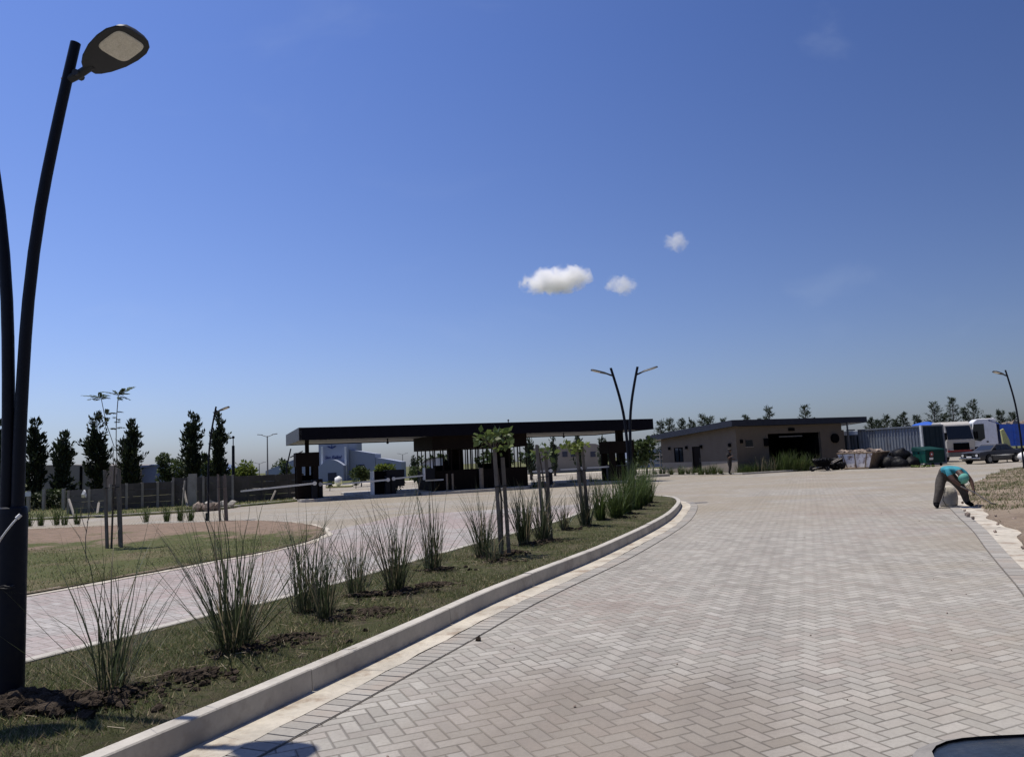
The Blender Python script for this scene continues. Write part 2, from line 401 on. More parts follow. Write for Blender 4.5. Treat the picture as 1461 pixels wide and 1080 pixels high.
def bumpy(name, poly, z, amp, s, cell, m, skirt=.12, extra=None):
    """raised uneven ground: a gridded top clipped to poly, with its rim carried down"""
    bm = bmesh.new(); vs = [bm.verts.new((p[0], p[1], 0)) for p in poly]; bm.faces.new(vs)
    bmesh.ops.triangulate(bm, faces=bm.faces[:])
    xs = [p[0] for p in poly]; ys = [p[1] for p in poly]
    for ax, lo, hi in ((0, min(xs), max(xs)), (1, min(ys), max(ys))):
        q = lo + cell
        while q < hi:
            co = (q, 0, 0) if ax == 0 else (0, q, 0); no = (1, 0, 0) if ax == 0 else (0, 1, 0)
            bmesh.ops.bisect_plane(bm, geom=bm.verts[:] + bm.edges[:] + bm.faces[:], plane_co=co, plane_no=no); q += cell
    bnd = [e for e in bm.edges if e.is_boundary]; rim = {v for e in bnd for v in e.verts}
    for v in bm.verts:
        h = 0 if v in rim else float(hills(v.co.x, v.co.y, amp, s)) + (extra(v.co.x, v.co.y) if extra else 0)
        v.co.z = z + h
    r = bmesh.ops.extrude_edge_only(bm, edges=bnd)
    for v in [q for q in r['geom'] if isinstance(q, bmesh.types.BMVert)]: v.co.z = z - skirt
    bmesh.ops.recalc_face_normals(bm, faces=bm.faces)
    me = bpy.data.meshes.new(name); bm.to_mesh(me); bm.free(); me.materials.append(M[m])
    me.polygons.foreach_set('use_smooth', [True] * len(me.polygons))
    if sum(p.normal.z for p in me.polygons) < 0: me.flip_normals()
    o = bpy.data.objects.new(name, me); COL.objects.link(o); o['kind'] = 'structure'; return o

# ------------------------------------------------------------------ ground, roads, islands
sheet('ground', [(-2500, -300), (2500, -300), (2500, 4000), (-2500, 4000)], -.03, 'field')
sheet('road', [(-70, -12), (70, -12), (70, 96), (-70, 96)], 0., 'pave')
# island between the two carriageways
kerbR = spline([(-6.3, -5), (-4.25, 0), (-2.95, 3), (-2.15, 4.85), (-1.7, 5.92), (-1.0, 7.68), (-.42, 9.2), (.04, 10.25), (1.6, 13.7), (3.65, 19.05), (5.05, 23.85), (5.6, 26.6), (5.62, 28.2), (5.2, 29.5), (4.4, 30.0)], .25)
kerbL = spline([(4.4, 30.0), (3.5, 29.0), (2.7, 25.5), (.92, 19.36), (-.58, 15.7), (-1.67, 12.95), (-2.99, 9.61), (-3.51, 8.73), (-4.4, 6.83), (-5.6, 4.2), (-7.4, 0.), (-9.6, -5)], .25)
outline = kerbR + kerbL[1:]
left_road = spline([(-9.6, -5), (-7.4, 0), (-4.4, 6.83), (-2.99, 9.61), (.92, 19.36), (2.7, 25.5), (3.5, 29.)], .8) + [(-4, 27), (-5.3, 21.5), (-5.1, 19.4), (-5.3, 17.3), (-6.1, 15.2), (-7.6, 11.8), (-11, 5.), (-16, -5)]
sheet('left_road', left_road, .004, 'pavel')
# kerb stones: separate lengths with open joints, one strip of concrete
KH = .18
def kerb(name, curve, w, h, seg, inner=-1):
    b = MB(); L = [0.]
    for i in range(1, len(curve)): L.append(L[-1] + math.dist(curve[i], curve[i - 1]))
    nrm = normals(curve); ins = [np.array(p) + nrm[i] * inner * w for i, p in enumerate(curve)]
    def samp(c, s):
        s = min(max(s, 0), L[-1] - 1e-6); i = max(k for k in range(len(L)) if L[k] <= s); i = min(i, len(L) - 2)
        t = (s - L[i]) / (L[i + 1] - L[i]); return np.array(c[i]) * (1 - t) + np.array(c[i + 1]) * t
    s = 0.
    q = random.Random(3)
    while s < L[-1] - .05:
        e = min(s + seg, L[-1]); n = 6; dz = q.uniform(-.004, .004); secs = []
        for k in range(n + 1):
            t = s + .004 + (e - s - .008) * k / n; o = samp(curve, t); a = samp(ins, t); d = (a - o) / w
            c = .009
            secs.append([(o[0], o[1], -.05), (o[0] + d[0] * .01, o[1] + d[1] * .01, h - c + dz), (o[0] + d[0] * (.01 + c), o[1] + d[1] * (.01 + c), h + dz),
                         (a[0] - d[0] * c, a[1] - d[1] * c, h + dz), (a[0], a[1], h - c + dz), (a[0], a[1], -.05)])
        b.loft(secs); s = e
    o = b.build(name, 'conc', smooth=True); o['kind'] = 'structure'; return o
kerb('kerb', outline, .14, KH, 2.4)
ring = offset(outline, -.135)
bumpy('island_soil', ring, KH - .015, .018, 1.3, .45, 'turf', .1)
# gutter, soldier course and joint along the kerb
gw = [.285 + .02 * math.sin(i * .21) + rnd.uniform(-.016, .016) for i in range(len(kerbR))]
def strip(name, c, d0, d1, z, m, thick=0):
    a = offset(c, d0); e = offset(c, d1); b = MB()
    for i in range(len(c) - 1): b.add([(a[i][0], a[i][1], z), (e[i][0], e[i][1], z), (e[i + 1][0], e[i + 1][1], z), (a[i + 1][0], a[i + 1][1], z)], [(0, 1, 2, 3)])
    o = b.build(name, m); o['kind'] = 'structure'; return o
def soldiers(name, c, d0, d1, z, pitch, m='plot'):
    """one course of blocks laid square to the kerb"""
    fine = []
    for i in range(len(c) - 1):
        n = max(1, int(math.dist(c[i], c[i + 1]) / .02))
        for q in range(n): fine.append(tuple(np.array(c[i]) * (1 - q / n) + np.array(c[i + 1]) * q / n))
    A = offset(fine, d0); Bq = offset(fine, d1); b = MB(); acc = 0; last = 0; q = random.Random(5)
    for i in range(1, len(fine)):
        acc += math.dist(fine[i], fine[i - 1])
        if acc >= pitch:
            def L(p, r, t): return (p[0] + (r[0] - p[0]) * t, p[1] + (r[1] - p[1]) * t)
            p0, p1, r0, r1 = A[last], A[i], Bq[last], Bq[i]
            a0, a1, b0, b1 = L(p0, p1, .04), L(p0, p1, .96), L(r0, r1, .04), L(r0, r1, .96)
            zz = z + q.uniform(0, .003); cmid = np.mean([a0, a1, b0, b1], axis=0)
            top = [(cmid[0] + (x[0] - cmid[0]) * .97, cmid[1] + (x[1] - cmid[1]) * .97, zz) for x in (a0, b0, b1, a1)]
            bot = [(x[0], x[1], z - .012) for x in (a0, b0, b1, a1)]
            b.add(bot + top, [(4, 5, 6, 7), (0, 1, 5, 4), (1, 2, 6, 5), (2, 3, 7, 6), (3, 0, 4, 7)]); acc = 0; last = i
    o = b.build(name, m, fix=False); o['kind'] = 'structure'; return o
t = NT('soldier_tone'); r_ = t.isl(); P_ = t.pos()
c_ = t.mix(r_, (.25, .236, .21), (.355, .336, .30)); c_ = t.mix(t.math('MULTIPLY', t.ramp(t.noise(P_, 34., 6, .7), .35, .75), .3), c_, (.13, .12, .11))
c_ = t.mix(t.ramp(t.noise(P_, 1.6, 6), .48, .7, 0, .5), c_, (.30, .245, .20)); t.put(t.p.inputs['Base Color'], c_); t.p.inputs['Roughness'].default_value = .9; t.p.inputs['Specular IOR Level'].default_value = .2
M['plot'] = t.m
near = kerbR
strip('gutter_bed', near, -.02, .517, .004, 'joint')
soldiers('soldier_course', near, .27, .51, .008, .115)
strip('gutter', near, -.01, gw, .012, 'gutter')
# right hand edge: flush concrete band, then the dirt island
edgeR = spline([(3.6, -5), (3.7, 0), (3.9, 3), (4.9, 6.2), (6.3, 9.05), (7.7, 11.83), (9.05, 14.45), (10.56, 17.57), (12.1, 20.7), (13.2, 22.9), (14.5, 25.6), (16.1, 27.7), (19.2, 31.7), (23, 36.4), (27, 40.8), (36, 49)], .3)
gw2 = [.24 + .05 * math.sin(i * .5) * math.sin(i * .23) + rnd.uniform(-.03, .03) for i in range(len(edgeR))]
strip('edge_bed', edgeR, -.495, .02, .004, 'joint')
soldiers('edge_course', edgeR, -.48, -.24, .008, .115)
strip('edge_band', edgeR, -.26, gw2, .012, 'gutter')
dirt_poly = offset(edgeR, [x * .5 + .09 * math.sin(i * .41) + .05 * math.sin(i * 1.07 + 1) for i, x in enumerate(gw2)]) + [(60, 60), (60, -5)]
dirt_poly = [p for i, p in enumerate(dirt_poly) if i % 2 == 0 or i >= len(edgeR)]
def mound(x, y): return .22 * math.exp(-((x - 16) ** 2 + (y - 22.5) ** 2) / 16.) + .35 * math.exp(-((x - 27) ** 2 + (y - 32) ** 2) / 60.)
bumpy('dirt_ground', dirt_poly, .045, .035, 1.1, .9, 'dirt', .06, mound)
# lawn between the left roads and the verge behind
lawn_poly = spline([(-16, -5), (-11, 5.), (-7.6, 11.8), (-6.1, 15.2), (-5.3, 17.3), (-5.1, 19.4), (-5.5, 21.6), (-6.5, 23.9), (-8.2, 26.2), (-9.9, 27.5), (-11.2, 27.8), (-18.2, 28.4), (-34, 29.5)], .5) + [(-60, 30), (-60, -5)]
def lm(x, y): return .10 * math.exp(-((x + 13.5) ** 2 / 30. + (y - 23.5) ** 2 / 9.))
bumpy('lawn_soil', lawn_poly, .035, .014, .8, .9, 'lawn', .05, lm)
lk = spline([(-11, 5.), (-7.6, 11.8), (-6.1, 15.2), (-5.3, 17.3), (-5.1, 19.4), (-5.5, 21.6), (-6.5, 23.9), (-8.2, 26.2), (-9.9, 27.5), (-11.2, 27.8), (-18.2, 28.4), (-34, 29.5)], .4)
strip('lawn_edge', lk, -.10, [.22 + .06 * math.sin(i * 1.3) + rnd.uniform(-.05, .05) for i in range(len(lk))], .012, 'gutter')
strip('lawn_rim', lk, -.16, [.02 + rnd.uniform(-.03, .05) for i in range(len(lk))], .034, 'dirt')
verge_poly = spline([(-60, 37), (-23, 35.4), (-18.7, 35.0), (-14.6, 37.0), (-14.4, 39.6), (-12.2, 44.4), (-14.5, 50), (-18, 60)], 1.) + [(-24, 75), (-60, 75)]
bumpy('verge_soil', verge_poly, .08, .03, .6, 1.5, 'field', .12)
kerb('verge_kerb', spline([(-60, 37), (-23, 35.4), (-18.7, 35.0), (-14.6, 37.0), (-14.4, 39.6), (-12.2, 44.4)], 1.), .16, .11, 2.4)
# outer road beyond the canopy
sheet('outer_road', [(-70, 76), (40, 92), (40, 99), (-70, 83)], .004, 'gutter')
sheet('far_verge', [(-70, 83), (40, 99), (60, 140), (-70, 140)], .02, 'field')

def blades(name, poly, n, z, h, w, m, seed, dens=None, hfun=None, over=4):
    q = np.random.default_rng(seed); pl = np.array(poly); lo, hi = pl.min(0), pl.max(0)
    pts = q.uniform(lo, hi, (n * over, 2)); pts = pts[inside(poly, pts)]
    if dens is not None: pts = pts[q.random(len(pts)) < dens(pts[:, 0], pts[:, 1])]
    pts = pts[:n]; k = len(pts); a = q.uniform(0, 2 * np.pi, k); hh = h * q.uniform(.45, 1.3, k); ww = w * q.uniform(.6, 1.3, k)
    ln = q.uniform(.2, 1.3, k) * hh; b = q.uniform(0, 2 * np.pi, k)
    zz = z + (hfun(pts[:, 0], pts[:, 1]) if hfun else 0) - .01
    z_ = np.broadcast_to(zz, (k,))
    v = np.zeros((k, 3, 3)); dx, dy = np.cos(a) * ww, np.sin(a) * ww
    v[:, 0] = np.stack([pts[:, 0] - dx, pts[:, 1] - dy, z_], 1); v[:, 1] = np.stack([pts[:, 0] + dx, pts[:, 1] + dy, z_], 1)
    v[:, 2] = np.stack([pts[:, 0] + np.cos(b) * ln, pts[:, 1] + np.sin(b) * ln, z_ + hh], 1)
    o = raw(name, v.reshape(-1, 3), np.arange(k * 3).reshape(-1, 3), m); o['kind'] = 'stuff'
    return o
def patch(x, y):
    n = np.sin(x * 2.1 + 1.3 * np.sin(y * 1.1)) * np.cos(y * 1.7 + .8 * np.sin(x * 1.9)) + .5 * np.sin(x * 5.3 + y * 4.1)
    return np.clip(.62 + .4 * n, .10, 1.)
o = blades('island_grass', ring, 130000, KH - .015, .046, .0048, 'blade', 1, lambda x, y: patch(x, y) * np.clip(1.35 - y / 16., .12, 1.) * (y > 4), lambda x, y: hills(x, y, .018, 1.3), 16)
tag(o, 'short patchy grass on the island behind the kerb', 'grass')
o = blades('lawn_grass', lawn_poly, 70000, .035, .05, .008, 'blade', 2, lambda x, y: patch(x * .5, y * .5) * np.clip((23.5 - y) / 6., .22, 1.) * (y > 8) * (x > -24), lambda x, y: hills(x, y, .014, .8), 12)
tag(o, 'rough lawn beyond the left carriageway', 'grass')
o = blades('dirt_grass', dirt_poly, 60000, .05, .075, .012, 'blade', 3, lambda x, y: np.clip(((y - .75 * x) - 7.4) / 3., 0, 1) * patch(x * .6, y * .6) * (y > 18) * (x < 45) + .012, lambda x, y: hills(x, y, .035, 1.1) + .22 * np.exp(-((x - 16) ** 2 + (y - 22.5) ** 2) / 16.) + .35 * np.exp(-((x - 27) ** 2 + (y - 32) ** 2) / 60.), 14)
tag(o, 'thin grass on the dirt at the right edge of the road', 'grass')
o = blades('verge_grass', verge_poly, 22000, .09, .12, .02, 'blade', 4, lambda x, y: (x > -34) * (y < 52) * patch(x * .3, y * .3), lambda x, y: hills(x, y, .03, .6))
tag(o, 'verge grass in front of the concrete fence', 'grass')
# pebbles and crumbs of mortar lying on the paving
b = MB(); q = random.Random(21)
for i in range(60):
    y = q.uniform(4.2, 22); x = q.uniform(-.25 * y + (y - 4.8) * .3, .6 * y); r = q.uniform(.004, .011)
    if y > 1: b.lump((x, y, r * .5), r, i, .4)
for i in range(120):
    k = q.randrange(20, len(edgeR) - 30); p = edgeR[k]; b.lump((p[0] + q.uniform(-.3, 1.6), p[1] + q.uniform(-.3, .3), .07), q.uniform(.015, .05), 500 + i, .4)
tag(b.build('pebbles', 'rubble'), 'loose pebbles and crumbs on the paving', 'pebbles', kind='stuff')

# ------------------------------------------------------------------ ornamental grasses
def clump_mesh(name, n, h, spread, seed, m, width=.0045, base=.10, droop=.5, up=0.):
    q = random.Random(seed); V = []; Fc = []; S = 6
    for i in range(n):
        a = q.uniform(0, 2 * math.pi); r = base * math.sqrt(q.random()); L = h * (q.uniform(.18, .55) if q.random() < .38 else q.uniform(.55, 1.15))
        tilt = abs(q.gauss(0, .62)) * spread + .03; az = a + q.gauss(0, 1.0)
        p = Vector((math.cos(a) * r, math.sin(a) * r, -.03)); d = Vector((math.sin(tilt) * math.cos(az), math.sin(tilt) * math.sin(az), math.cos(tilt)))
        side = Vector((-math.sin(az + q.uniform(-1.2, 1.2)), math.cos(az), 0)).normalized(); w = width * q.uniform(.6, 1.4)
        dr = droop * q.uniform(.05, 1.25) ** 2; o = len(V)
        kink = q.randrange(2, S) if q.random() < .16 else 99; jit_ = q.uniform(.02, .11)
        for k in range(S + 1):
            t = k / S; ww = w * (1 - t ** 2.2) * (.75 + .5 * min(1, t * 3)) + .0006
            V.append(p - side * ww); V.append(p + side * ww)
            p = p + d * (L / S)
            d = (d + Vector((math.cos(az), math.sin(az), 0)) * dr * t * .55 - Vector((0, 0, 1)) * dr * t * .5)
            if k == kink: d = d + Vector((math.cos(az) * 1.6, math.sin(az) * 1.6, -.6))
            d = (d + Vector((q.gauss(0, jit_), q.gauss(0, jit_), 0))).normalized()
        for k in range(S): Fc.append((o + 2 * k, o + 2 * k + 1, o + 2 * k + 3, o + 2 * k + 2))
    return raw(name, [tuple(v) for v in V], Fc, m)
def soil_patch(b, x, y, z, r, seed, n=26):
    q = random.Random(seed)
    for i in range(n * 5):
        a = q.uniform(0, 6.28); d = r * abs(q.gauss(0, .6)); s = .006 + .030 * q.random() ** 2.2
        b.lump((x + math.cos(a) * d * 1.1, y + math.sin(a) * d * .8, z + s * .2 + .03 * max(0, 1 - d / r)), s, seed * 1000 + i, .45, sq=(1.2, 1, .75))
GZ = KH - .02
GG = 'ornamental grass clumps planted along the island'
rowpx = [(160, 985, 65, 1.22, .62, 'thin sparse clump of tall grass leaning left, nearest the big lamp post'),
         (335, 925, 150, 1.30, .50, 'widest, bushiest grass clump on the island, second from the big lamp post'),
         (438, 872, 105, 1.22, .48, 'tall grass clump touching its neighbour, third from the big lamp post on the island'),
         (463, 884, 70, .85, .40, 'lower dark tuft in front of the third tall grass clump on the island'),
         (508, 848, 75, 1.15, .46, 'thin tall grass clump, between a double clump and a broad pale-tipped one'),
         (564, 843, 105, 1.25, .44, 'straight upright grass clump with dark soil heaped at its right'),
         (618, 812, 85, 1.12, .48, 'V-shaped grass clump standing against the pale left carriageway edge'),
         (689, 793, 105, 1.12, .46, 'grass clump just left of the tallest pair of timber stakes'),
         (703, 800, 40, .62, .45, 'short green tuft at the foot of the tallest timber stakes'),
         (748, 776, 130, 1.10, .42, 'dense grey-green clump just right of the tallest timber stakes'),
         (775, 771, 80, 1.00, .40, 'grass clump wrapped round the middle pair of timber stakes'),
         (805, 755, 55, .78, .50, 'small round grass tuft standing alone between the middle and far stakes'),
         (835, 750, 90, 1.02, .42, 'grass clump round the farthest pair of timber stakes'),
         (857, 742, 120, 1.05, .42, 'green clump first to the right of the farthest timber stakes'),
         (880, 738, 140, 1.12, .40, 'green clump second to the right of the farthest timber stakes'),
         (895, 733, 150, 1.25, .38, 'lush green clump in front of the twin lamp base'),
         (908, 727, 150, 1.28, .38, 'lush green clump just right of the twin lamp base'),
         (918, 721, 140, 1.25, .38, 'lush green clump last but one toward the rounded island end'),
         (924, 717, 140, 1.25, .36, 'lush green clump nearest the rounded end of the island')]
cl = MB()
for i, (x, y, n, h, sp, lab) in enumerate(rowpx):
    p = g(x, y, KH); far = p.y > 14
    o = clump_mesh('ornamental_grass', int(n * (1.55 if i < 6 else 1.6)), h * ((1.02 if i < 6 else 1.12) + .08 * math.sin(i * 2.7)), sp * (1.0 + .25 * math.sin(i * 1.9)), 40 + i, 'ograss2' if i >= 13 else 'ograss', .0039 if not far else .0066, (.13 if n > 90 else .09) * (1 + .3 * math.sin(i * 3.3)), .55 + .3 * math.sin(i * 4.1))
    o.location = (p.x, p.y, GZ); tag(o, lab, 'grass clump', GG)
    soil_patch(cl, p.x + .12, p.y - .05, GZ + .01, .26, 60 + i, 30 if not far else 14)
    if i in (0, 1, 3, 5, 7, 9): soil_patch(cl, p.x + .45, p.y + .30, GZ + .01, .34, 160 + i, 50)
# the heap round the big lamp post
for i in range(900):
    a = rnd.uniform(0, 6.28); d = abs(rnd.gauss(0, .30)); s = .008 + .05 * rnd.random() ** 3
    cl.lump((-3.42 + math.cos(a) * d * 1.25, 5.36 + math.sin(a) * d * .55, GZ + .10 * max(0, 1 - d / .6) + s * .2), s, 90000 + i, .45, sq=(1.2, 1, .8))
tag(cl.build('soil_clods', 'clod', smooth=False), 'dark crumbled soil dug up round the plants and the lamp post', 'soil', kind='stuff')
# straw and dead stems on the island
st = MB(); q = random.Random(8)
for i in range(260):
    x, y, *_ = rowpx[q.randrange(0, 9)]; p = g(x, y, KH); a = q.uniform(0, 3.14); L = q.uniform(.04, .16)
    c = Vector((p.x + q.gauss(.15, .5), p.y + q.gauss(0, .5), KH + .012))
    d = Vector((math.cos(a), math.sin(a), q.uniform(-.05, .2))) * L / 2
    st.tube([c - d, c + d], .0022, 4)
t = NT('straw'); t.put(t.p.inputs['Base Color'], t.mix(t.isl(), (.16, .12, .075), (.40, .34, .24))); t.p.inputs['Roughness'].default_value = .9; M['straw'] = t.m
tag(st.build('straw', 'straw'), 'dry stems and straw lying on the island soil', 'straw', kind='stuff')
b = MB(); p = g(131, 1003, KH); b.hexa([(-.045, -.02, 0), (.04, -.03, 0), (.035, .03, 0), (-.04, .025, 0), (-.03, -.01, .06), (.045, -.02, .065), (.04, .02, .06), (-.03, .02, .05)])
o = b.build('concrete_chunk', 'conc', bevel=.004); o.location = (p.x, p.y, GZ); tag(o, 'small pale broken piece of concrete on the grass near the lamp post', 'rubble')
b = MB(); p = g(683, 914); b.lump((0, 0, .02), .03, 3, .3); b.tube([(0, 0, .03), (.01, 0, .055)], .006, 5)
o = b.build('stone', 'clod'); o.location = (p.x, p.y, .0); tag(o, 'small dark stone alone on the paving by the kerb', 'stone')

# small tufts at the back of the lawn and planting by the gatehouse
tuft = None
for i, (x, y) in enumerate([(42, 749), (58, 748), (80, 747), (92, 747), (110, 746), (208, 743), (238, 742), (258, 741), (272, 741)]):
    p = g(x, y, .08)
    if tuft is None: tuft = clump_mesh('lawn_shrub', 60, .85, .26, 300, 'ograss2', .010, .12, .3); o = tuft; o.name = 'young_grass_clump'
    else: o = tuft.copy(); COL.objects.link(o)
    o.location = (p.x, p.y, .05); o.rotation_euler = (0, 0, i * 1.9); s = .8 + .25 * ((i * 7) % 5) / 5; o.scale = (s, s, s)
    tag(o, '%s small green clump from the left along the back of the lawn' % ['first', 'second', 'third', 'fourth', 'fifth', 'sixth', 'seventh', 'eighth', 'ninth'][i], 'grass clump', 'small clumps along the back of the lawn')

# ------------------------------------------------------------------ street lamps
def luminaire(parent, side, yaw=0.):
    """head on a short bracket, side = +1 to the right of its pole"""
    Rm = Matrix.Rotation(-side * yaw, 3, 'Z') @ Matrix.Rotation(R(-20) * side, 3, 'Y')
    o0 = Vector((side * .50, 0, 4.83))
    def T(a, w, z): return tuple(o0 + Rm @ Vector((side * a * .92, w * 1.04, z * .9)))
    secs = []
    for a, w in ((0, .055), (.03, .085), (.10, .125), (.22, .165), (.34, .182), (.44, .178), (.51, .15), (.55, .105), (.562, .06)):
        hb = .05 * min(1, (w / .12))
        secs.append([T(a, -w, 0), T(a, -w * .96, -.012), T(a, w * .98, -.012), T(a, w, 0), T(a, w * .75, hb * .8), T(a, 0, hb * 1.15), T(a, -w * .75, hb * .8)])
    h = MB().loft(secs).build('lamp_head', 'lampgrey', parent, smooth=True)
    pts = []
    for i in range(24):
        t = 2 * math.pi * i / 24; c, s_ = math.cos(t), math.sin(t); e = .45
        pts.append((.375 + .135 * math.copysign(abs(c) ** e, c), .128 * math.copysign(abs(s_) ** e, s_)))
    lb = MB(); lb.loft([[T(a, w, -.010) for a, w in pts], [T(.375 + (a - .375) * .95, w * .95, -.021) for a, w in pts]]); lb.build('lens', 'lens', h)
    led = MB()
    for a in (.30, .375, .45):
        for w in (-.07, 0, .07):
            led.loft([[T(a - .028, w - .026, -.020), T(a + .028, w - .026, -.020), T(a + .028, w + .026, -.020), T(a - .028, w + .026, -.020)],
                      [T(a - .02, w - .018, -.025), T(a + .02, w - .018, -.025), T(a + .02, w + .018, -.025), T(a - .02, w + .018, -.025)]])
    led.build('light_module', 'lens', h)
    bk = MB(); bk.tube([(side * .31, 0, 4.74), (side * .42, 0, 4.79), tuple(o0 + Rm @ Vector((side * .04, 0, .01)))], [.034, .032, .03], 10)
    bk.tube([tuple(Vector((side * .42, 0, 4.79)) + Vector((0, -.045, 0))), tuple(Vector((side * .42, 0, 4.79)) + Vector((0, .045, 0)))], .026, 8)
    bk.build('bracket', 'lampgrey', parent, smooth=True)
ARM = [(.040, 0.), (.040, 1.55), (.045, 2.2), (.08, 3.05), (.155, 3.75), (.285, 4.5), (.395, 5.05)]
def street_lamp(sides, label, loc, scale=1., rz=0., casing=True, yaw=0.):
    r = thing('street_lamp', label, 'street lamp', loc, rz, 'dark curved street lamps'); r.scale = (scale,) * 3
    for s_ in sides:
        c = spline([(s_ * x, 0, z) for x, z in ARM], .25)
        MB().tube(c, [.047 - .010 * i / (len(c) - 1) for i in range(len(c))], 16).build('curved_pole', 'navy', r, smooth=True)
        luminaire(r, s_, yaw)
    if casing:
        b = MB(); n = 24
        ring_ = lambda rx, ry, z: [(rx * math.cos(2 * math.pi * k / n), ry * math.sin(2 * math.pi * k / n), z) for k in range(n)]
        b.loft([ring_(.112, .10, -.1), ring_(.108, .098, .02), ring_(.104, .09, 1.48), ring_(.098, .085, 1.53), ring_(.09, .065, 1.54)])
        b.build('base_casing', 'navy', r, smooth=True)
    else:
        MB().tube([(0, 0, -.1), (0, 0, .35)], .085, 14).build('base_casing', 'navy', r, smooth=True)
    return r
p = g(10, 1003, KH)
lamp1 = street_lamp((1, -1), 'tall dark twin-armed street lamp filling the left edge, nearest of all', (p.x, p.y, 0.), 1., 0., True, R(20))
b = MB(); b.tube(spline([(.0, -.135, 1.30), (.05, -.15, 1.36), (.095, -.145, 1.42), (.125, -.12, 1.47)], .02), .007, 6); b.tube([(.118, -.128, 1.46), (.138, -.115, 1.485)], .014, 8)
o = b.build('cable_tie', 'white', lamp1); o['label'] = 'loose white cable tail sticking out of the lamp casing'
b = MB()
for k in range(5): b.tube(spline([(-.14 + .05 * k, -.11 - .01 * k, .96 + .01 * k), (-.02 + .03 * k, -.125, .98 + .012 * (k % 3)), (.10, -.10 - .008 * k, .985 + .015 * (k % 2))], .03), .004, 5)
o = b.build('binding_wire', 'hose', lamp1); o['label'] = 'twisted dark wire tied round the lamp casing'
p = at(897, 650, 27.)
lamp2 = street_lamp((1, -1), 'dark twin-armed street lamp rising from the lush grass at the island end', (p.x + .03, 27., 0.), .965); lamp2.scale = (1.22, 1., .965)
p = g(296, 740, .08)
street_lamp((1,), 'dark single-armed street lamp standing on the lawn by the far left road', (p.x, p.y, .0), at(308, 580, p.y).z / 5.05, 0., False)
p = at(1434, 528, 36.)
street_lamp((-1,), 'dark street lamp cut by the right edge, its single arm reaching left', (p.x + .40, 36., .0), p.z / 5.05, 0., False)
def t_lamp(x, ytop, ybase, Y, half, label, one=False):
    z = at(x, ytop, Y).z; r = thing('road_lamp', label, 'street lamp', (at(x, ybase, Y).x, Y, 0))
    MB().tube([(0, 0, 0), (0, 0, z)], [.11, .06], 10).build('pole', 'steelg', r, smooth=True)
    for s_ in ((1,) if one else (-1, 1)):
        b = MB(); b.tube([(0, 0, z - .1), (s_ * half * .55, 0, z + .12)], .04, 6); b.loft([[(s_ * half * f, w, z + .12 + zz + .12 * (f - .55)) for w, zz in ((-.11, 0), (.11, 0), (.08, .08), (-.08, .08))] for f in (.5, .75, 1.)]); b.build('lamp_head', 'steelg', r)
    return r
t_lamp(382, 622, 690, 88., 1.15, 'slim grey T-shaped road lamp far behind the fence')
t_lamp(370, 661, 688, 150., 1.3, 'tiny distant T-shaped road lamp left of the slim grey one')
t_lamp(575, 648, 672, 170., 1.2, 'distant thin lamp post right of the white warehouse')
b = MB(); z = at(332, 624, 46.).z; b.tube([(0, 0, 0), (0, 0, z - .5)], [.10, .085], 10); b.tube([(0, 0, z - .5), (0, 0, z)], .03, 6); b.lump((0, 0, z), .10, 2, .1)
o = b.build('utility_post', 'navy', smooth=True); p = at(333, 690, 46.); o.location = (p.x, 46., 0.); tag(o, 'bare dark post with a small knob, rising behind the fence right of the single lamp', 'post')
# twin lamp on the street behind the canopy's left end
p = at(413, 690, 62.); z = at(413, 640, 62.).z; r = thing('street_lamp', 'dark thin lamp post with one arm, seen under the left end of the canopy', 'street lamp', (p.x - .2, 62., 0))
MB().tube([(0, 0, 0), (0, 0, z * .6), (.35, 0, z)], [.09, .07, .05], 8).build('curved_pole', 'navy', r, smooth=True)
b = MB(); b.loft([[(.3 + a, w, z - .75 + a * .45 + zz) for w, zz in ((-.14, 0), (.14, 0), (.1, .08), (-.1, .08))] for a in (0., .5, 1.)]); b.build('lamp_head', 'lampgrey', r)

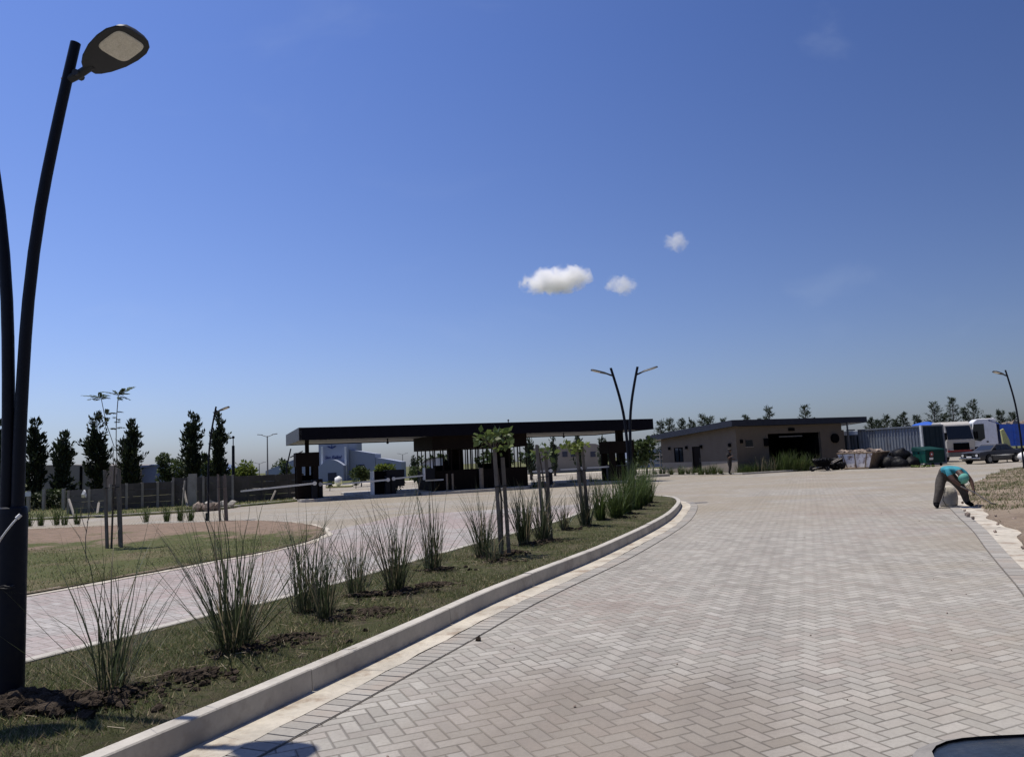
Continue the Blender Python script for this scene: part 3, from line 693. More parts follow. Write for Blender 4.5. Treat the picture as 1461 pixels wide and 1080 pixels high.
# ------------------------------------------------------------------ trees
def leaves(name, pts, size, m, parent, seed, asp=.45, upw=.0, hang=0.):
    """many leaf quads round the given (point, outward) pairs"""
    q = np.random.default_rng(seed); n = len(pts); P = np.array([p for p, _ in pts], float); O = np.array([o for _, o in pts], float)
    D = O + q.normal(0, .55, (n, 3)); D[:, 2] += upw - hang; D /= np.linalg.norm(D, axis=1)[:, None]
    S = np.cross(D, q.normal(0, 1, (n, 3))); S /= np.linalg.norm(S, axis=1)[:, None]
    L = size * q.uniform(.55, 1.35, n)[:, None]; Wd = L * asp
    V = np.stack([P, P + D * L * .45 + S * Wd * .5, P + D * L, P + D * L * .45 - S * Wd * .5], 1).reshape(-1, 3)
    return raw(name, V, np.arange(n * 4).reshape(-1, 4), m, parent)
def columnar(x, ytop, Y, wpx, label, seed, zbase=0., waist=False, group='dark ragged conifers behind the fence', dens=1., m='conifer', ybot=None):
    H = at(x, ytop, Y).z; p = at(x, hor(x), Y); q = random.Random(seed); w = wpx / F * Y / 2
    r = thing('conifer_tree', label, 'tree', (p.x, Y, 0), 0., group)
    tips = [(q.uniform(-.55, .55) * w, H * q.uniform(.72, .9)) for _ in range(3)] + [(0, H)]
    tr = MB(); tr.tube([(0, 0, -.1), (q.uniform(-.1, .1), 0, H * .5), (0, 0, H * .9)], [.14, .09, .03], 8)
    pts = []
    for (tx, th) in tips:
        nb = int(30 * dens)
        for i in range(nb):
            t = i / nb; z = H * .16 + (th - H * .16) * t + q.uniform(-.1, .1)
            prof = (math.sin(min(1, (t + .12) / .5) * math.pi / 2)) * (1 - max(0, t - .45) / .60) ** .8 if not waist else (.75 + .35 * math.cos(t * 7.5)) * (1 - t ** 5)
            a = q.uniform(0, 6.28); rr = w * prof * q.uniform(.45, 1.15) * (1 if q.random() < .85 else 1.35)
            cx = tx * (t ** .8); s0 = Vector((cx * .5, 0, z - .25)); e0 = Vector((cx + math.cos(a) * rr, math.sin(a) * rr, z + rr * q.uniform(.25, .9)))
            tr.tube([s0, e0], [.018, .006], 4, cap=False)
            d = (e0 - s0).normalized()
            for k in range(int(26 * dens)):
                u = q.uniform(.25, 1.05); c = s0.lerp(e0, u) + Vector((q.gauss(0, .11), q.gauss(0, .11), q.gauss(0, .11))) * (1.15 - .6 * u)
                pts.append((c, d))
    tr.build('trunk', 'bark', r); leaves('crown', pts, .30, m, r, seed, .40, .6)
    return r
left_con = [(-4, 600, 50, 34, False, 'dark conifer mostly hidden by the big lamp post at the left edge'), (50, 598, 50, 36, False, 'broad dark conifer with twin tips just right of the big lamp post'),
            (89, 617, 50, 30, True, 'shortest dark conifer, narrow waisted, in front of the grey shed'), (137, 590, 52, 32, False, 'dark conifer directly behind the tall staked feathery sapling'),
            (187, 598, 52, 34, False, 'dark conifer leaning right, between the sapling and the blue roof'), (275, 588, 56, 32, False, 'tall dark conifer left of the single lamp post on the lawn'),
            (312, 588, 56, 27, True, 'slender dark conifer right beside the single lamp post')]
for i, (x, y, Y, w, wa, lab) in enumerate(left_con): columnar(x, y, Y, w, lab, 500 + i, 0, wa)
for i, (x, y, Y, w, lab) in enumerate([(757, 622, 68, 17, 'dark tree under the canopy right against the second booth'), (791, 622, 80, 12, 'slim dark tree under the canopy, left of the yellow-green sapling'),
                                       (826, 618, 70, 14, 'dark tree under the canopy directly above the yellow-green sapling'), (860, 622, 76, 16, 'slim tree under the canopy just left of the right-hand booth'),
                                       (612, 1, 1, 1, '')][:4]):
    columnar(x, y, Y, w, lab, 540 + i, 0, False, 'slim trees seen under the canopy', .55, 'pine')
columnar(589, 651, 120, 10, 'small distant poplar-like tree right of the white warehouse', 560, 0, False, None, .5, 'pine')
def pine(x, ytop, Y, wpx, label, seed, group='young pines behind the gatehouse and yard'):
    H = at(x, ytop, Y).z; p = at(x, hor(x), Y); q = random.Random(seed); w = wpx / F * Y / 2 * (1.15 + .35 * q.random())
    r = thing('pine_tree', label, 'tree', (p.x, Y, 0), 0., group); tr = MB(); tr.tube([(0, 0, -.1), (0, 0, H)], [.14, .02], 6); pts = []
    for k in range(90):
        t = (k + q.random()) / 90; z = H * (.12 + .84 * t)
        if True:
            a = q.uniform(0, 6.28); L = 1.35 * w * (1.05 - t) ** .75 * q.uniform(.35, 1.2) + .10
            s0 = Vector((0, 0, z)); e0 = Vector((math.cos(a) * L, math.sin(a) * L, z + L * q.uniform(.25, .9)))
            tr.tube([s0, e0], [.02, .006], 4, cap=False); d = (e0 - s0).normalized()
            for _ in range(15): pts.append((s0.lerp(e0, q.uniform(.2, 1.04)) + Vector((q.gauss(0, .07), q.gauss(0, .07), q.gauss(0, .07))), d))
    tr.build('trunk', 'bark', r); leaves('crown', pts, .32, 'pine', r, seed, .25, .25); return r
PN = [(945, 600, 88, 16, 'young pine tip beside the right end of the canopy'), (958, 597, 92, 20, 'young pine just right of the canopy end above the low roof'), (975, 597, 92, 14, 'small pine above the low left part of the gatehouse roof'),
      (1005, 591, 95, 22, 'first spiky pine above the middle of the gatehouse roof'), (1016, 594, 90, 18, 'second spiky pine above the middle of the gatehouse roof'), (1068, 591, 92, 14, 'low round pine tip just past the roof corner'),
      (1102, 580, 92, 18, 'tall pine above the gatehouse garage opening'), (1153, 577, 92, 20, 'tallest pine above the right part of the gatehouse roof'), (1246, 596, 96, 16, 'pine in the gap between gatehouse roof and container'),
      (1268, 593, 92, 20, 'palm-like bushy pine above the left half of the container'), (1292, 588, 98, 14, 'thin pine above the middle of the container'), (1312, 592, 95, 16, 'thin pine above the right half of the container'),
      (1337, 573, 98, 22, 'conical pine above the container doors'), (1364, 566, 98, 20, 'tallest conical pine above the cream truck'), (1381, 580, 100, 16, 'dark pine just left of the white truck cab'),
      (1393, 570, 100, 22, 'broad dark pine directly above the white truck cab'), (1432, 585, 98, 18, 'pine above the blue tipper body'), (1449, 588, 104, 16, 'pine at the right edge behind the lamp'),
      (990, 598, 99, 16, 'low pine tip between two taller pines above the gatehouse roof'), (1035, 596, 96, 14, 'low pine tip just left of the gatehouse roof corner'), (1090, 597, 97, 14, 'low pine tip left of the tall pine above the garage opening'), (1256, 599, 93, 14, 'low pine above the left end of the container'), (1282, 598, 95, 14, 'low pine between two container pines'), (1350, 590, 100, 18, 'low pine between the two conical pines'), (1412, 592, 99, 16, 'low pine behind the white truck cab')]
for i, (x, y, Y, w, lab) in enumerate(PN): pine(x, y, Y, w, lab, 600 + i)
def broad(x, ytop, Y, wpx, label, seed, m='leaf', zb=.0, squash=1., group=None, n=1500, leaf=.30, name='leafy_tree'):
    H = at(x, ytop, Y).z; p = at(x, hor(x), Y); q = random.Random(seed); w = wpx / F * Y / 2
    r = thing(name, label, 'tree' if H > 2.6 else 'shrub', (p.x, Y, 0), 0., group); tr = MB(); hb = max(zb, .25); pts = []
    tr.tube([(0, 0, -.1), (.05, 0, hb + .3)], [.05 * H * .5 + .02, .03 * H * .5 + .01], 8)
    lobes = [(Vector((q.uniform(-.6, .6) * w, q.uniform(-.6, .6) * w, hb + (H - hb) * q.uniform(.25, .82))), q.uniform(.28, .5) * min(w, (H - hb) * .6) + .1) for _ in range(11)]
    for c, rr in lobes:
        tr.tube([(0.03, 0, hb), c * .6 + Vector((0, 0, hb * .4)), c], [.03, .02, .008], 5, cap=False)
        for k in range(n // 11):
            d = Vector((q.gauss(0, 1), q.gauss(0, 1), q.gauss(0, 1))).normalized(); pp = c + d * rr * q.uniform(.35, 1.15)
            if pp.z < H and pp.z > zb * .6 + .05: pts.append((pp, d))
    tr.build('trunk', 'bark', r); leaves('crown', pts, leaf, m, r, seed, .6, .1); return r
broad(238, 643, 75, 26, 'round dark green tree above the blue-roofed building, left of the tall conifer', 701)
broad(262, 640, 70, 30, 'grey-green tree partly behind the tall conifer', 702)
broad(300, 645, 68, 30, 'grey-green tree behind the single lamp post', 703)
broad(343, 660, 60, 42, 'yellow-green rounded bush-like tree above the fence', 704, 'leafy')
broad(398, 655, 130, 26, 'small dark tree left of the white warehouse wing', 705, n=700)
broad(408, 650, 66, 18, 'thin dark tree under the left end of the canopy', 706, n=500)
broad(515, 667, 72, 34, 'round bright green clipped tree in front of the warehouse', 707, 'leaf', .7)
broad(549, 664, 78, 26, 'second round green tree, just right of the bright clipped one', 708, 'leafy', .7)
broad(600, 665, 74, 36, 'dark low bushes left of the first glazed booth', 709, 'leaf', n=900)
broad(565, 678, 50, 22, 'low green shrub beside the ticket cabinet under the canopy', 710, 'leaf', n=500, leaf=.16, name='low_shrub')
broad(905, 625, 66, 18, 'dark tree just right of the right-hand booth', 711, 'leaf', n=900)
broad(921, 622, 62, 26, 'green tree between the right-hand booth and the gatehouse', 712, 'leaf', .6, n=1100)
broad(370, 705, 47, 16, 'low dark shrub at the foot of the fence under the white barrier', 713, 'leaf', n=300, leaf=.14, name='low_shrub')
broad(335, 708, 46, 18, 'low dark shrub at the foot of the fence right of the timber stakes', 714, 'leaf', n=300, leaf=.14, name='low_shrub')
for i, (x, w) in enumerate([(-300, 120), (-150, 90), (240, 60), (620, 50), (720, 70), (1180, 120), (1300, 90), (1420, 120), (1560, 90)]):
    broad(x, hor(x) - 13 - (i % 3) * 4, 210 + 12 * (i % 4), w * 1.6, 'far-off low wood on the horizon', 740 + i, 'leaf', 0., n=900, leaf=1.1, name='distant_wood')['group'] = 'low woods along the horizon'

def stakes(r, spec, z0, k=.033):
    for (ax, ay, ah, lx_, ly_) in spec:
        MB().hexa([(ax - k, ay - .03, -.1), (ax + k, ay - .03, -.1), (ax + k, ay + .03, -.1), (ax - k, ay + .03, -.1),
                   (lx_ - k, ly_ - .03, ah), (lx_ + k, ly_ - .03, ah), (lx_ + k, ly_ + .03, ah - .03), (lx_ - k, ly_ + .03, ah - .02)]).build('stake', 'stake', r, bevel=.006)
def staked(x, y, zt, label, stk, seed, m, crown, nleaf, lsz=.11, z0=KH):
    p = g(x, y, z0); r = thing('staked_sapling', label, 'sapling', (p.x, p.y, z0 - .02)); q = random.Random(seed); s = p.y / F
    stakes(r, stk, 0); H = (y - crown[1]) * s
    tr = MB(); tr.tube([(0, -.02, -.05), (.02, -.02, H * .5), ((crown[0] - x) * s, 0, H)], [.022, .018, .012], 6); pts = []
    for k in range(9):
        c = Vector((((crown[0] - x) + q.uniform(-1, 1) * crown[2]) * s, q.uniform(-1, 1) * crown[2] * s, H + q.uniform(-.7, 1) * crown[3] * s))
        tr.tube([((crown[0] - x) * s, 0, H - .15), c], [.008, .004], 4, cap=False)
        for j in range(nleaf):
            d = Vector((q.gauss(0, 1), q.gauss(0, 1), q.gauss(0, .7))).normalized(); pts.append((c + d * q.uniform(.02, .12), d))
    tr.build('trunk', 'bark', r); leaves('crown', pts, lsz, m, r, seed, .8, .05)
    w = max(a[0] for a in stk) - min(a[0] for a in stk); zt_ = min(a[2] for a in stk) * .70; cx = sum(a[0] + (a[3] - a[0]) * .7 for a in stk) / len(stk)
    MB().tube([(cx - w * .5 - .05, -.055, zt_), (cx + w * .5 + .05, -.055, zt_ + .02)], .010, 6).tube([(cx - w * .3, -.05, zt_ - .12), (cx, -.06, zt_ + .06)], .007, 5).build('strap', 'strap', r)
    return r
staked(717, 791, 0, 'leafy sapling between the tallest pair of grey timber stakes on the island', [(-.02, -.02, 1.80, -.06, -.02), (.11, .06, 1.62, .07, .05)], 801, 'leafs', (711, 632, 20, 13), 15)
staked(781, 768, 0, 'thin sapling with few leaves between the middle pair of timber stakes', [(-.06, 0, 1.85, -.12, 0), (.08, .06, 1.72, .05, .05)], 802, 'leafs', (775, 646, 16, 7), 7)
staked(836, 750, 0, 'yellow-green sapling at the farthest pair of timber stakes on the island', [(-.05, 0, 1.85, -.12, 0), (.06, .06, 1.8, .02, .05)], 803, 'leafy', (826, 637, 15, 6), 10)
# tall feathery sapling on the lawn
p = g(159, 778, .1); s = p.y / F
r = thing('staked_sapling', 'tall thin feathery sapling tied between two stakes on the left lawn', 'sapling', (p.x, p.y, .05))
def Q(zx, zy, dy=0.): return ((60 + zx / 4.155 - 159) * s + (778 - (540 + zy / 4.155)) * s * .0454, dy, (778 - (540 + zy / 4.155)) * s)
stakes(r, [(-.10, 0, 1.90, -.19, .0), (.22, .05, 1.92, .14, .04), (.05, .32, 1.8, -.02, .28)], 0)
tr = MB(); tr.tube([(0, 0, -.05), Q(405, 700), Q(403, 530)], [.026, .022, .02], 8)
tr.tube(spline([Q(403, 540), Q(414, 470), Q(404, 380), Q(398, 260), Q(401, 100)], .3), .011, 6)
tr.tube(spline([Q(403, 530), Q(390, 470), Q(380, 400, .1), Q(330, 270, .1), Q(312, 210, .1), Q(288, 115, .1)], .3), .009, 6)
tr.tube([Q(410, 520), Q(440, 460), Q(458, 320)], [.008, .006, .003], 5)
q = random.Random(77); pts = []; V = []; Fc = []
def frond(a, b_, wid, up=0.):
    a, b_ = Vector(a), Vector(b_); d = (b_ - a); n = 13; sd = Vector((0, 1, 0)) if abs(d.normalized().y) < .8 else Vector((1, 0, 0))
    tr.tube([a, a.lerp(b_, .5) + Vector((0, 0, .03)), b_], [.004, .003, .002], 4, cap=False)
    for i in range(2, n + 1):
        t = i / n; c = a.lerp(b_, t) + Vector((0, 0, .03 * math.sin(math.pi * t)))
        for sg in (-1, 1):
            L = wid * math.sin(math.pi * min(1, .15 + t * .85)) ** .6 + .015; dd = (sd * sg + d.normalized() * .45 + Vector((0, 0, q.uniform(-.35, .1)))).normalized()
            w_ = d.normalized() * .022; o = len(V); V.extend([tuple(c), tuple(c + dd * L * .5 + w_), tuple(c + dd * L), tuple(c + dd * L * .5 - w_)]); Fc.append((o, o + 1, o + 2, o + 3))
for a, e in [((400, 100), (318, 78)), ((400, 100), (478, 48)), ((400, 100), (470, 95)), ((400, 105), (462, 128)), ((400, 100), (430, 60)), ((400, 100), (365, 70)), ((400, 110), (420, 130)),
             ((288, 115), (185, 92)), ((288, 115), (330, 95)), ((288, 120), (335, 112)), ((288, 115), (245, 95)), ((288, 120), (240, 122)), ((288, 112), (310, 82)),
             ((398, 205), (350, 212)), ((398, 200), (432, 204)), ((398, 235), (358, 232)), ((400, 250), (430, 248)), ((400, 265), (380, 258)), ((402, 298), (446, 296)), ((402, 300), (378, 300)),
             ((312, 215), (285, 222)), ((330, 250), (350, 235)), ((335, 215), (335, 182)), ((318, 225), (345, 240))]:
    for rep in range(2):
        dy = q.uniform(-.22, .22); frond(Q(*a), Q(e[0], e[1], dy), .085)
tr.build('trunk', 'bark', r); raw('crown', V, Fc, 'leafs', r)
b = MB(); b.tube([(-.2, -.05, 1.45), (.2, -.03, 1.47)], .012, 6); b.build('strap', 'strap', r)
p = g(318, 742, .08); r = thing('timber_stakes', 'three bare timber stakes standing together right of the single lawn lamp', 'stakes', (p.x, p.y, .05))
stakes(r, [(-.10, 0, 1.68, -.17, 0), (.14, .05, 1.66, .06, .05), (.02, .2, 1.6, -.04, .2)], 0); MB().tube([(-.2, -.045, 1.2), (.14, -.03, 1.22)], .012, 6).build('strap', 'strap', r)
# dry weed stalk with a white tip on the lawn
p = g(123, 800, .06); b = MB(); b.tube(spline([(0, 0, 0), (-.02, 0, .5), (.03, .02, 1.0), (-.06, 0, 1.35)], .2), .008, 5); b.tube(spline([(0, 0, .6), (-.13, 0, 1.0), (-.07, 0, 1.2)], .2), .006, 5); b.tube(spline([(0, 0, .8), (.14, 0, 1.05), (.05, 0, 1.2)], .2), .006, 5)
r = thing('dry_weed', 'bent dry weed stalk with white plastic scrap at its tip, left of the sapling', 'weed', (p.x, p.y, .04)); b.build('stalk', 'stake', r)
b = MB(); b.lump((-.07, 0, 1.38), .07, 5, .5, sq=(.6, .6, 1.2)); b.build('plastic_scrap', 'white', r)

# ------------------------------------------------------------------ entrance canopy
TH = R(21.5); U = Vector((math.cos(TH), math.sin(TH), 0)); Vv = Vector((-math.sin(TH), math.cos(TH), 0))
class Frame:
    def __init__(s, o, th): s.o = Vector((o[0], o[1], 0)); s.th = th; s.u = Vector((math.cos(th), math.sin(th), 0)); s.v = Vector((-math.sin(th), math.cos(th), 0))
    def lx(s, px, ly, y=None):
        """local x of picture column px (read near height y of the picture) on the line local y = ly"""
        d = ray(px, hor(px) if y is None else y); base = s.o + s.v * ly
        # base + u*t parallel to d (in plan)
        den = s.u.x * d[1] - s.u.y * d[0]; return (base.y * d[0] - base.x * d[1]) / den
    def w(s, x, y): p = s.o + s.u * x + s.v * y; return p
    def z(s, px, py, x, y): p = s.w(x, y); return at(px, py, p.y).z
o_ = at(427, 611, 42.); CF = Frame((o_.x, 42.), TH)
ZT = 4.10; ZB = 3.40; CL = CF.lx(932, 0, 604); CD = 8.4
can = thing('entrance_canopy', 'long flat dark canopy roof spanning the gate booths', 'canopy', (CF.o.x, CF.o.y, 0), TH)
b = MB(); b.bx(0, CL, 0, .12, ZB, ZT).bx(0, CL, CD - .12, CD, ZB, ZT).bx(CL - .12, CL, .12, CD - .12, ZB, ZT); b.build('fascia', 'fascia', can)
b = MB(); b.bx(-.03, .12, .0, CD, ZB - .01, ZT + .004); b.build('sunlit_end', 'sidefascia', can)  # paler grey than the front fascia: sunlit end put into the colour
MB().bx(.12, CL - .12, .12, CD - .12, ZT - .16, ZT - .06).build('roof_deck', 'sidefascia', can)
MB().bx(.12, CL - .12, .12, CD - .12, ZB + .06, ZB + .12).build('soffit', 'soffit', can)
for px in (554, 640, 806): 
    x = CF.lx(px, 3.); MB().tube([(x, 3., ZB + .07), (x, 3., ZB - .16)], .04, 8).lump((x, 3., ZB - .2), .09, 3, .05).build('ceiling_camera', 'black', can)
x = CF.lx(726, .3, 600); b = MB(); b.tube([(x, .4, ZT - .1), (x, .4, ZT + .14)], .03, 6).lump((x, .4, ZT + .15), .07, 2, .1); b.build('roof_vent', 'sidefascia', can)
def columnp(px0, px1, y, zb):
    a, c = CF.lx(px0, y), CF.lx(px1, y); MB().bx(a, c, y, y + (c - a), zb, ZB + .06).build('column', 'booth', can)
columnp(436, 441.5, 1.3, .15); columnp(883.5, 891, 1.3, .15)
# upper brown volumes between roof and glazed booths
for a, c in ((618, 680.5), (688.5, 753)):
    MB().bx(CF.lx(a, .55), CF.lx(c, .55), .55, 5.2, 2.62, ZB + .06).build('hanging_wall', 'booth', can)
# traffic islands
def island(px0, px1, y0, y1, name='traffic_island'):
    a, c = CF.lx(px0, y0 + .2), CF.lx(px1, y0 + .2); n = 8; w = (c - a) / 2; poly = []
    for k in range(n + 1): t = math.pi + math.pi * k / n; poly.append((a + w + w * math.cos(t), y0 + .5 + .5 * math.sin(t)))
    for k in range(n + 1): t = math.pi * k / n; poly.append((a + w + w * math.cos(t), y1 - .5 + .5 * math.sin(t)))
    o = MB().prism(poly, -.05, .16).build(name, 'conc', bevel=.02); o.location = (CF.o.x, CF.o.y, 0); o.rotation_euler = (0, 0, TH); o['kind'] = 'structure'; return o
island(428, 474, -.6, 9.5); island(520, 600, -.3, 9.5); island(604, 757, -.9, 9.5); island(826, 912, -.6, 9.5)
for a, c in ((560, 604),): 
    o = MB().bx(CF.lx(a, 1.), CF.lx(c, 1.), 1., 3., .0, .13).build('planter_bed', 'turf'); o.location = (CF.o.x, CF.o.y, 0); o.rotation_euler = (0, 0, TH); o['kind'] = 'structure'
# narrow brown kiosks at both ends
def kiosk(px0, px1, label, h=2.72):
    x0 = CF.lx(px0, .3); wd = CF.lx(px1, .3) - x0; p = CF.w(x0, .3); d = 1.25
    r = thing('entry_kiosk', label, 'booth', (p.x, p.y, .155), TH, 'narrow brown kiosks under the canopy ends'); lw = wd * .24; h -= .155
    MB().bx(-.05, wd + .05, -.05, d + .05, h - .78, h).build('head_panel', 'booth', r)
    b = MB(); b.bx(0, lw, 0, .16, 0, h - .78).bx(0, lw, d - .16, d, 0, h - .78); b.build('jamb', 'booth', r)
    b = MB(); b.bx(wd - lw, wd, 0, .16, 0, h - .78).bx(wd - lw, wd, d - .16, d, 0, h - .78); b.build('jamb', 'booth', r)
    MB().bx(lw, wd - lw, .02, d - .02, 0, .95).build('lower_panel', 'booth', r)
    MB().bx(lw * .6, wd - lw * .6, .1, d - .1, .95, 1.0).build('counter', 'sidefascia', r)
    MB().bx(lw + .03, wd - lw - .03, d * .5, d * .5 + .2, 1.0, 1.3).build('monitor', 'black', r)
    return r
kiosk(423.5, 454.5, 'narrow brown kiosk under the left end of the canopy'); kiosk(870, 904, 'narrow brown kiosk under the right end of the canopy')
# two glazed guard booths
def booth(px0, px1, label, seed):
    x0 = CF.lx(px0, .7); wd = CF.lx(px1, .7) - x0; p = CF.w(x0, .7); d = 4.2; h = 2.62 - .165
    r = thing('guard_booth', label, 'booth', (p.x, p.y, .16), TH, 'glazed guard booths under the canopy')
    MB().bx(0, wd, 0, d, 0, 1.12).build('base_wall', 'booth', r)
    for (xa, xb, ya, yb) in ((0, wd, 0, 0), (0, wd, d - .05, d - .05), (0, 0, 0, d), (wd - .05, wd - .05, 0, d)):
        horiz = ya == yb; L = (xb - xa) if horiz else (yb - ya); n = 5 if horiz else 4; b = MB()
        for k in range(n + 1):
            t = k / n * (L - .07)
            if horiz: b.bx(xa + t, xa + t + .07, ya, ya + .05, 1.123, h)
            elif 0 < k < n: b.bx(xa, xa + .05, ya + t, ya + t + .07, 1.123, h)
        if horiz: b.bx(xa, xb, ya, ya + .052, 1.122, 1.18)
        else: b.bx(xa, xa + .052, ya + .08, yb - .08, 1.122, 1.18)
        f = b.build('window_frame', 'booth', r)
    MB().bx(wd * .2, wd * .8, d * .45, d * .55, 1.124, 1.5).lump((wd * .5, d * .5, 1.62), .22, seed, .1).build('desk_equipment', 'black', r)
    MB().bx(wd * .62, wd * .97, d * .6, d * .7, 1.125, h).build('inner_partition', 'booth', r)
    return r
booth(620, 680, 'left glazed guard booth under the middle of the canopy', 1); booth(689, 752, 'right glazed guard booth behind the leafy staked sapling', 2)
# ticket cabinet
x0 = CF.lx(532, .5); wd = CF.lx(577, .5) - x0; p = CF.w(x0, .5)
r = thing('ticket_cabinet', 'wide low black cabinet standing alone under the canopy', 'cabinet', (p.x, p.y, .155), TH)
MB().bx(.06, wd * .42, 0, .9, 0, 1.34).build('body', 'black', r); MB().bx(wd * .42 + .003, wd, .05, .85, .42, 1.38).build('side_box', 'navy', r); MB().bx(0, .058, -.02, .92, 0, 1.36).build('edge_panel', 'whitem', r)
MB().bx(wd * .47, wd * .60, .1, .8, 0, .417).build('foot', 'black', r)
x0 = CF.lx(605, .2); p = CF.w(x0, .2)
r = thing('display_box', 'dark box screen with a white edge hung left of the glazed booths', 'display', (p.x, p.y, .16), TH); wd = CF.lx(620, .2) - x0
MB().bx(.06, wd, 0, .35, .72, 1.36).build('screen_box', 'navy', r); MB().bx(0, .057, -.02, .37, .70, 1.40).build('edge_panel', 'whitem', r); MB().bx(.1, wd + .55, .1, .22, .62, .70).build('rail', 'arm', r); MB().bx(wd * .7, wd * .9, .05, .3, 0, .617).build('leg', 'booth', r)
# barriers
def barrier(px, tip, y, zc, label, armz, dz=0., w=.30):
    x = CF.lx(px, y); p = CF.w(x, y); r = thing('barrier_gate', label, 'barrier', (p.x, p.y, .155), TH, 'white barrier arms under the canopy')
    b = MB(); b.bx(-w / 2, w / 2, -.16, .16, 0, 1.06); b.build('cabinet', 'navy', r, bevel=.03)
    L = CF.lx(tip, y) - x
    b = MB(); e = (L, -.20, armz + dz - .155); a = (0, -.20, armz - .155); b.hexa([(a[0], a[1] - .03, a[2] - .05), (e[0], e[1] - .03, e[2] - .04), (e[0], e[1] + .03, e[2] - .04), (a[0], a[1] + .03, a[2] - .05), (a[0], a[1] - .03, a[2] + .05), (e[0], e[1] - .03, e[2] + .04), (e[0], e[1] + .03, e[2] + .04), (a[0], a[1] + .03, a[2] + .05)])
    b.build('arm', 'arm', r); MB().tube([(0, -.162, armz - .155), (0, -.25, armz - .155)], .11, 14).build('hub', 'white', r, smooth=True)
    return r
barrier(448, 343, -.1, 0, 'barrier at the left kiosk with its white arm reaching left', 1.0, -.22)
barrier(456, 472, .9, 0, 'barrier just behind the left kiosk with a short visible white arm', .92, .0)
barrier(552, 487, .3, 0, 'barrier at the black cabinet with its thin arm reaching left', .98, -.1)
barrier(560, 604, .6, 0, 'barrier beside the black cabinet with its arm reaching right', 1.02, .1)
barrier(783, 757, .5, 0, 'barrier behind the middle timber stakes', 1.02, 0.); barrier(826, 797, .6, 0, 'barrier left of the farthest timber stakes', 1.05, 0.); barrier(868, 835, .8, 0, 'barrier at the right-hand kiosk with its arm reaching left', 1.08, 0.)
bp = None
for i, (px, y, lab) in enumerate([(637, -.4, 'left of two thin grey posts before the left glazed booth'), (645, -.4, 'right of two thin grey posts before the left glazed booth'), (686, -.3, 'pale post standing in the gap between the glazed booths')]):
    p = CF.w(CF.lx(px, y), y); bp_ = MB().tube([(0, 0, 0), (0, 0, 1.0 if i < 2 else 1.25)], .06 if i < 2 else .13, 10).build('bollard', 'stake'); bp_.location = (p.x, p.y, .155); tag(bp_, lab, 'bollard', 'posts in front of the glazed booths')
# low planting on the right-hand island
for i, px in enumerate((765, 776, 815, 842)):
    p = CF.w(CF.lx(px, 1.5), 1.5); o = clump_mesh('island_plant', 70, .75, .6, 320 + i, 'ograss2', .012, .35, .5); o.location = (p.x, p.y, .0); tag(o, ['low plants at the right foot of the right glazed booth', 'low plants behind the middle timber stakes', 'low plants left of the farthest timber stakes', 'low plants right of the farthest timber stakes'][i], 'plant', 'low plants on the canopy islands')
p = CF.w(CF.lx(850, .3), .3); o = MB().bx(-1., 1., -.15, .15, 0, .16).build('white_kerb', 'whitem', bevel=.02); o.location = (p.x, p.y, 0); o.rotation_euler = (0, 0, TH); tag(o, 'white painted kerb block under the canopy behind the lush grasses', 'kerb')

# ------------------------------------------------------------------ gatehouse
TB = R(22.5); o_ = g(1054, 676); BF = Frame((o_.x * 58.5 / o_.y, 58.5), TB)
bl = thing('gatehouse', 'low tan gatehouse with a dark overhanging flat roof', 'building', (BF.o.x, BF.o.y, 0), TB)
LY = 10.3; FX = BF.lx(1207, 0, 650)
HZ0, HZ1 = BF.z(1054, 608, 0, 0) , 0
HZ = 3.62
def rz_(y): return HZ - .055 * y            # roof underside falls to the back
# left wall with window and door openings (built up from piers, spandrels and lintels)
def wl(px, y=650):                            # local y along the left wall of a picture column
    d = ray(px, y); o = BF.o; v = BF.v; return (o.y * d[0] - o.x * d[1]) / (v.x * d[1] - v.y * d[0])
dy0, dy1 = wl(999.5), wl(988); wy0, wy1 = wl(975), wl(962)
T_ = .22
def wallpoly(y0, y1, z0, z1=None):
    b.hexa([(0, y0, z0), (T_, y0, z0), (T_, y1, z0), (0, y1, z0), (0, y0, z1 if z1 else rz_(y0)), (T_, y0, z1 if z1 else rz_(y0)), (T_, y1, z1 if z1 else rz_(y1)), (0, y1, z1 if z1 else rz_(y1))])
b = MB(); DH = 2.25
wallpoly(0, dy0, 0); wallpoly(dy0, dy1, DH); wallpoly(dy1, wy0, 0); wallpoly(wy0, wy1, 0, 1.0); wallpoly(wy0, wy1, 2.25); wallpoly(wy1, LY, 0)
b.bx(T_, FX, LY - T_, LY, 0, rz_(LY)); b.bx(FX - T_, FX, 0, LY - T_, 0, rz_(LY))
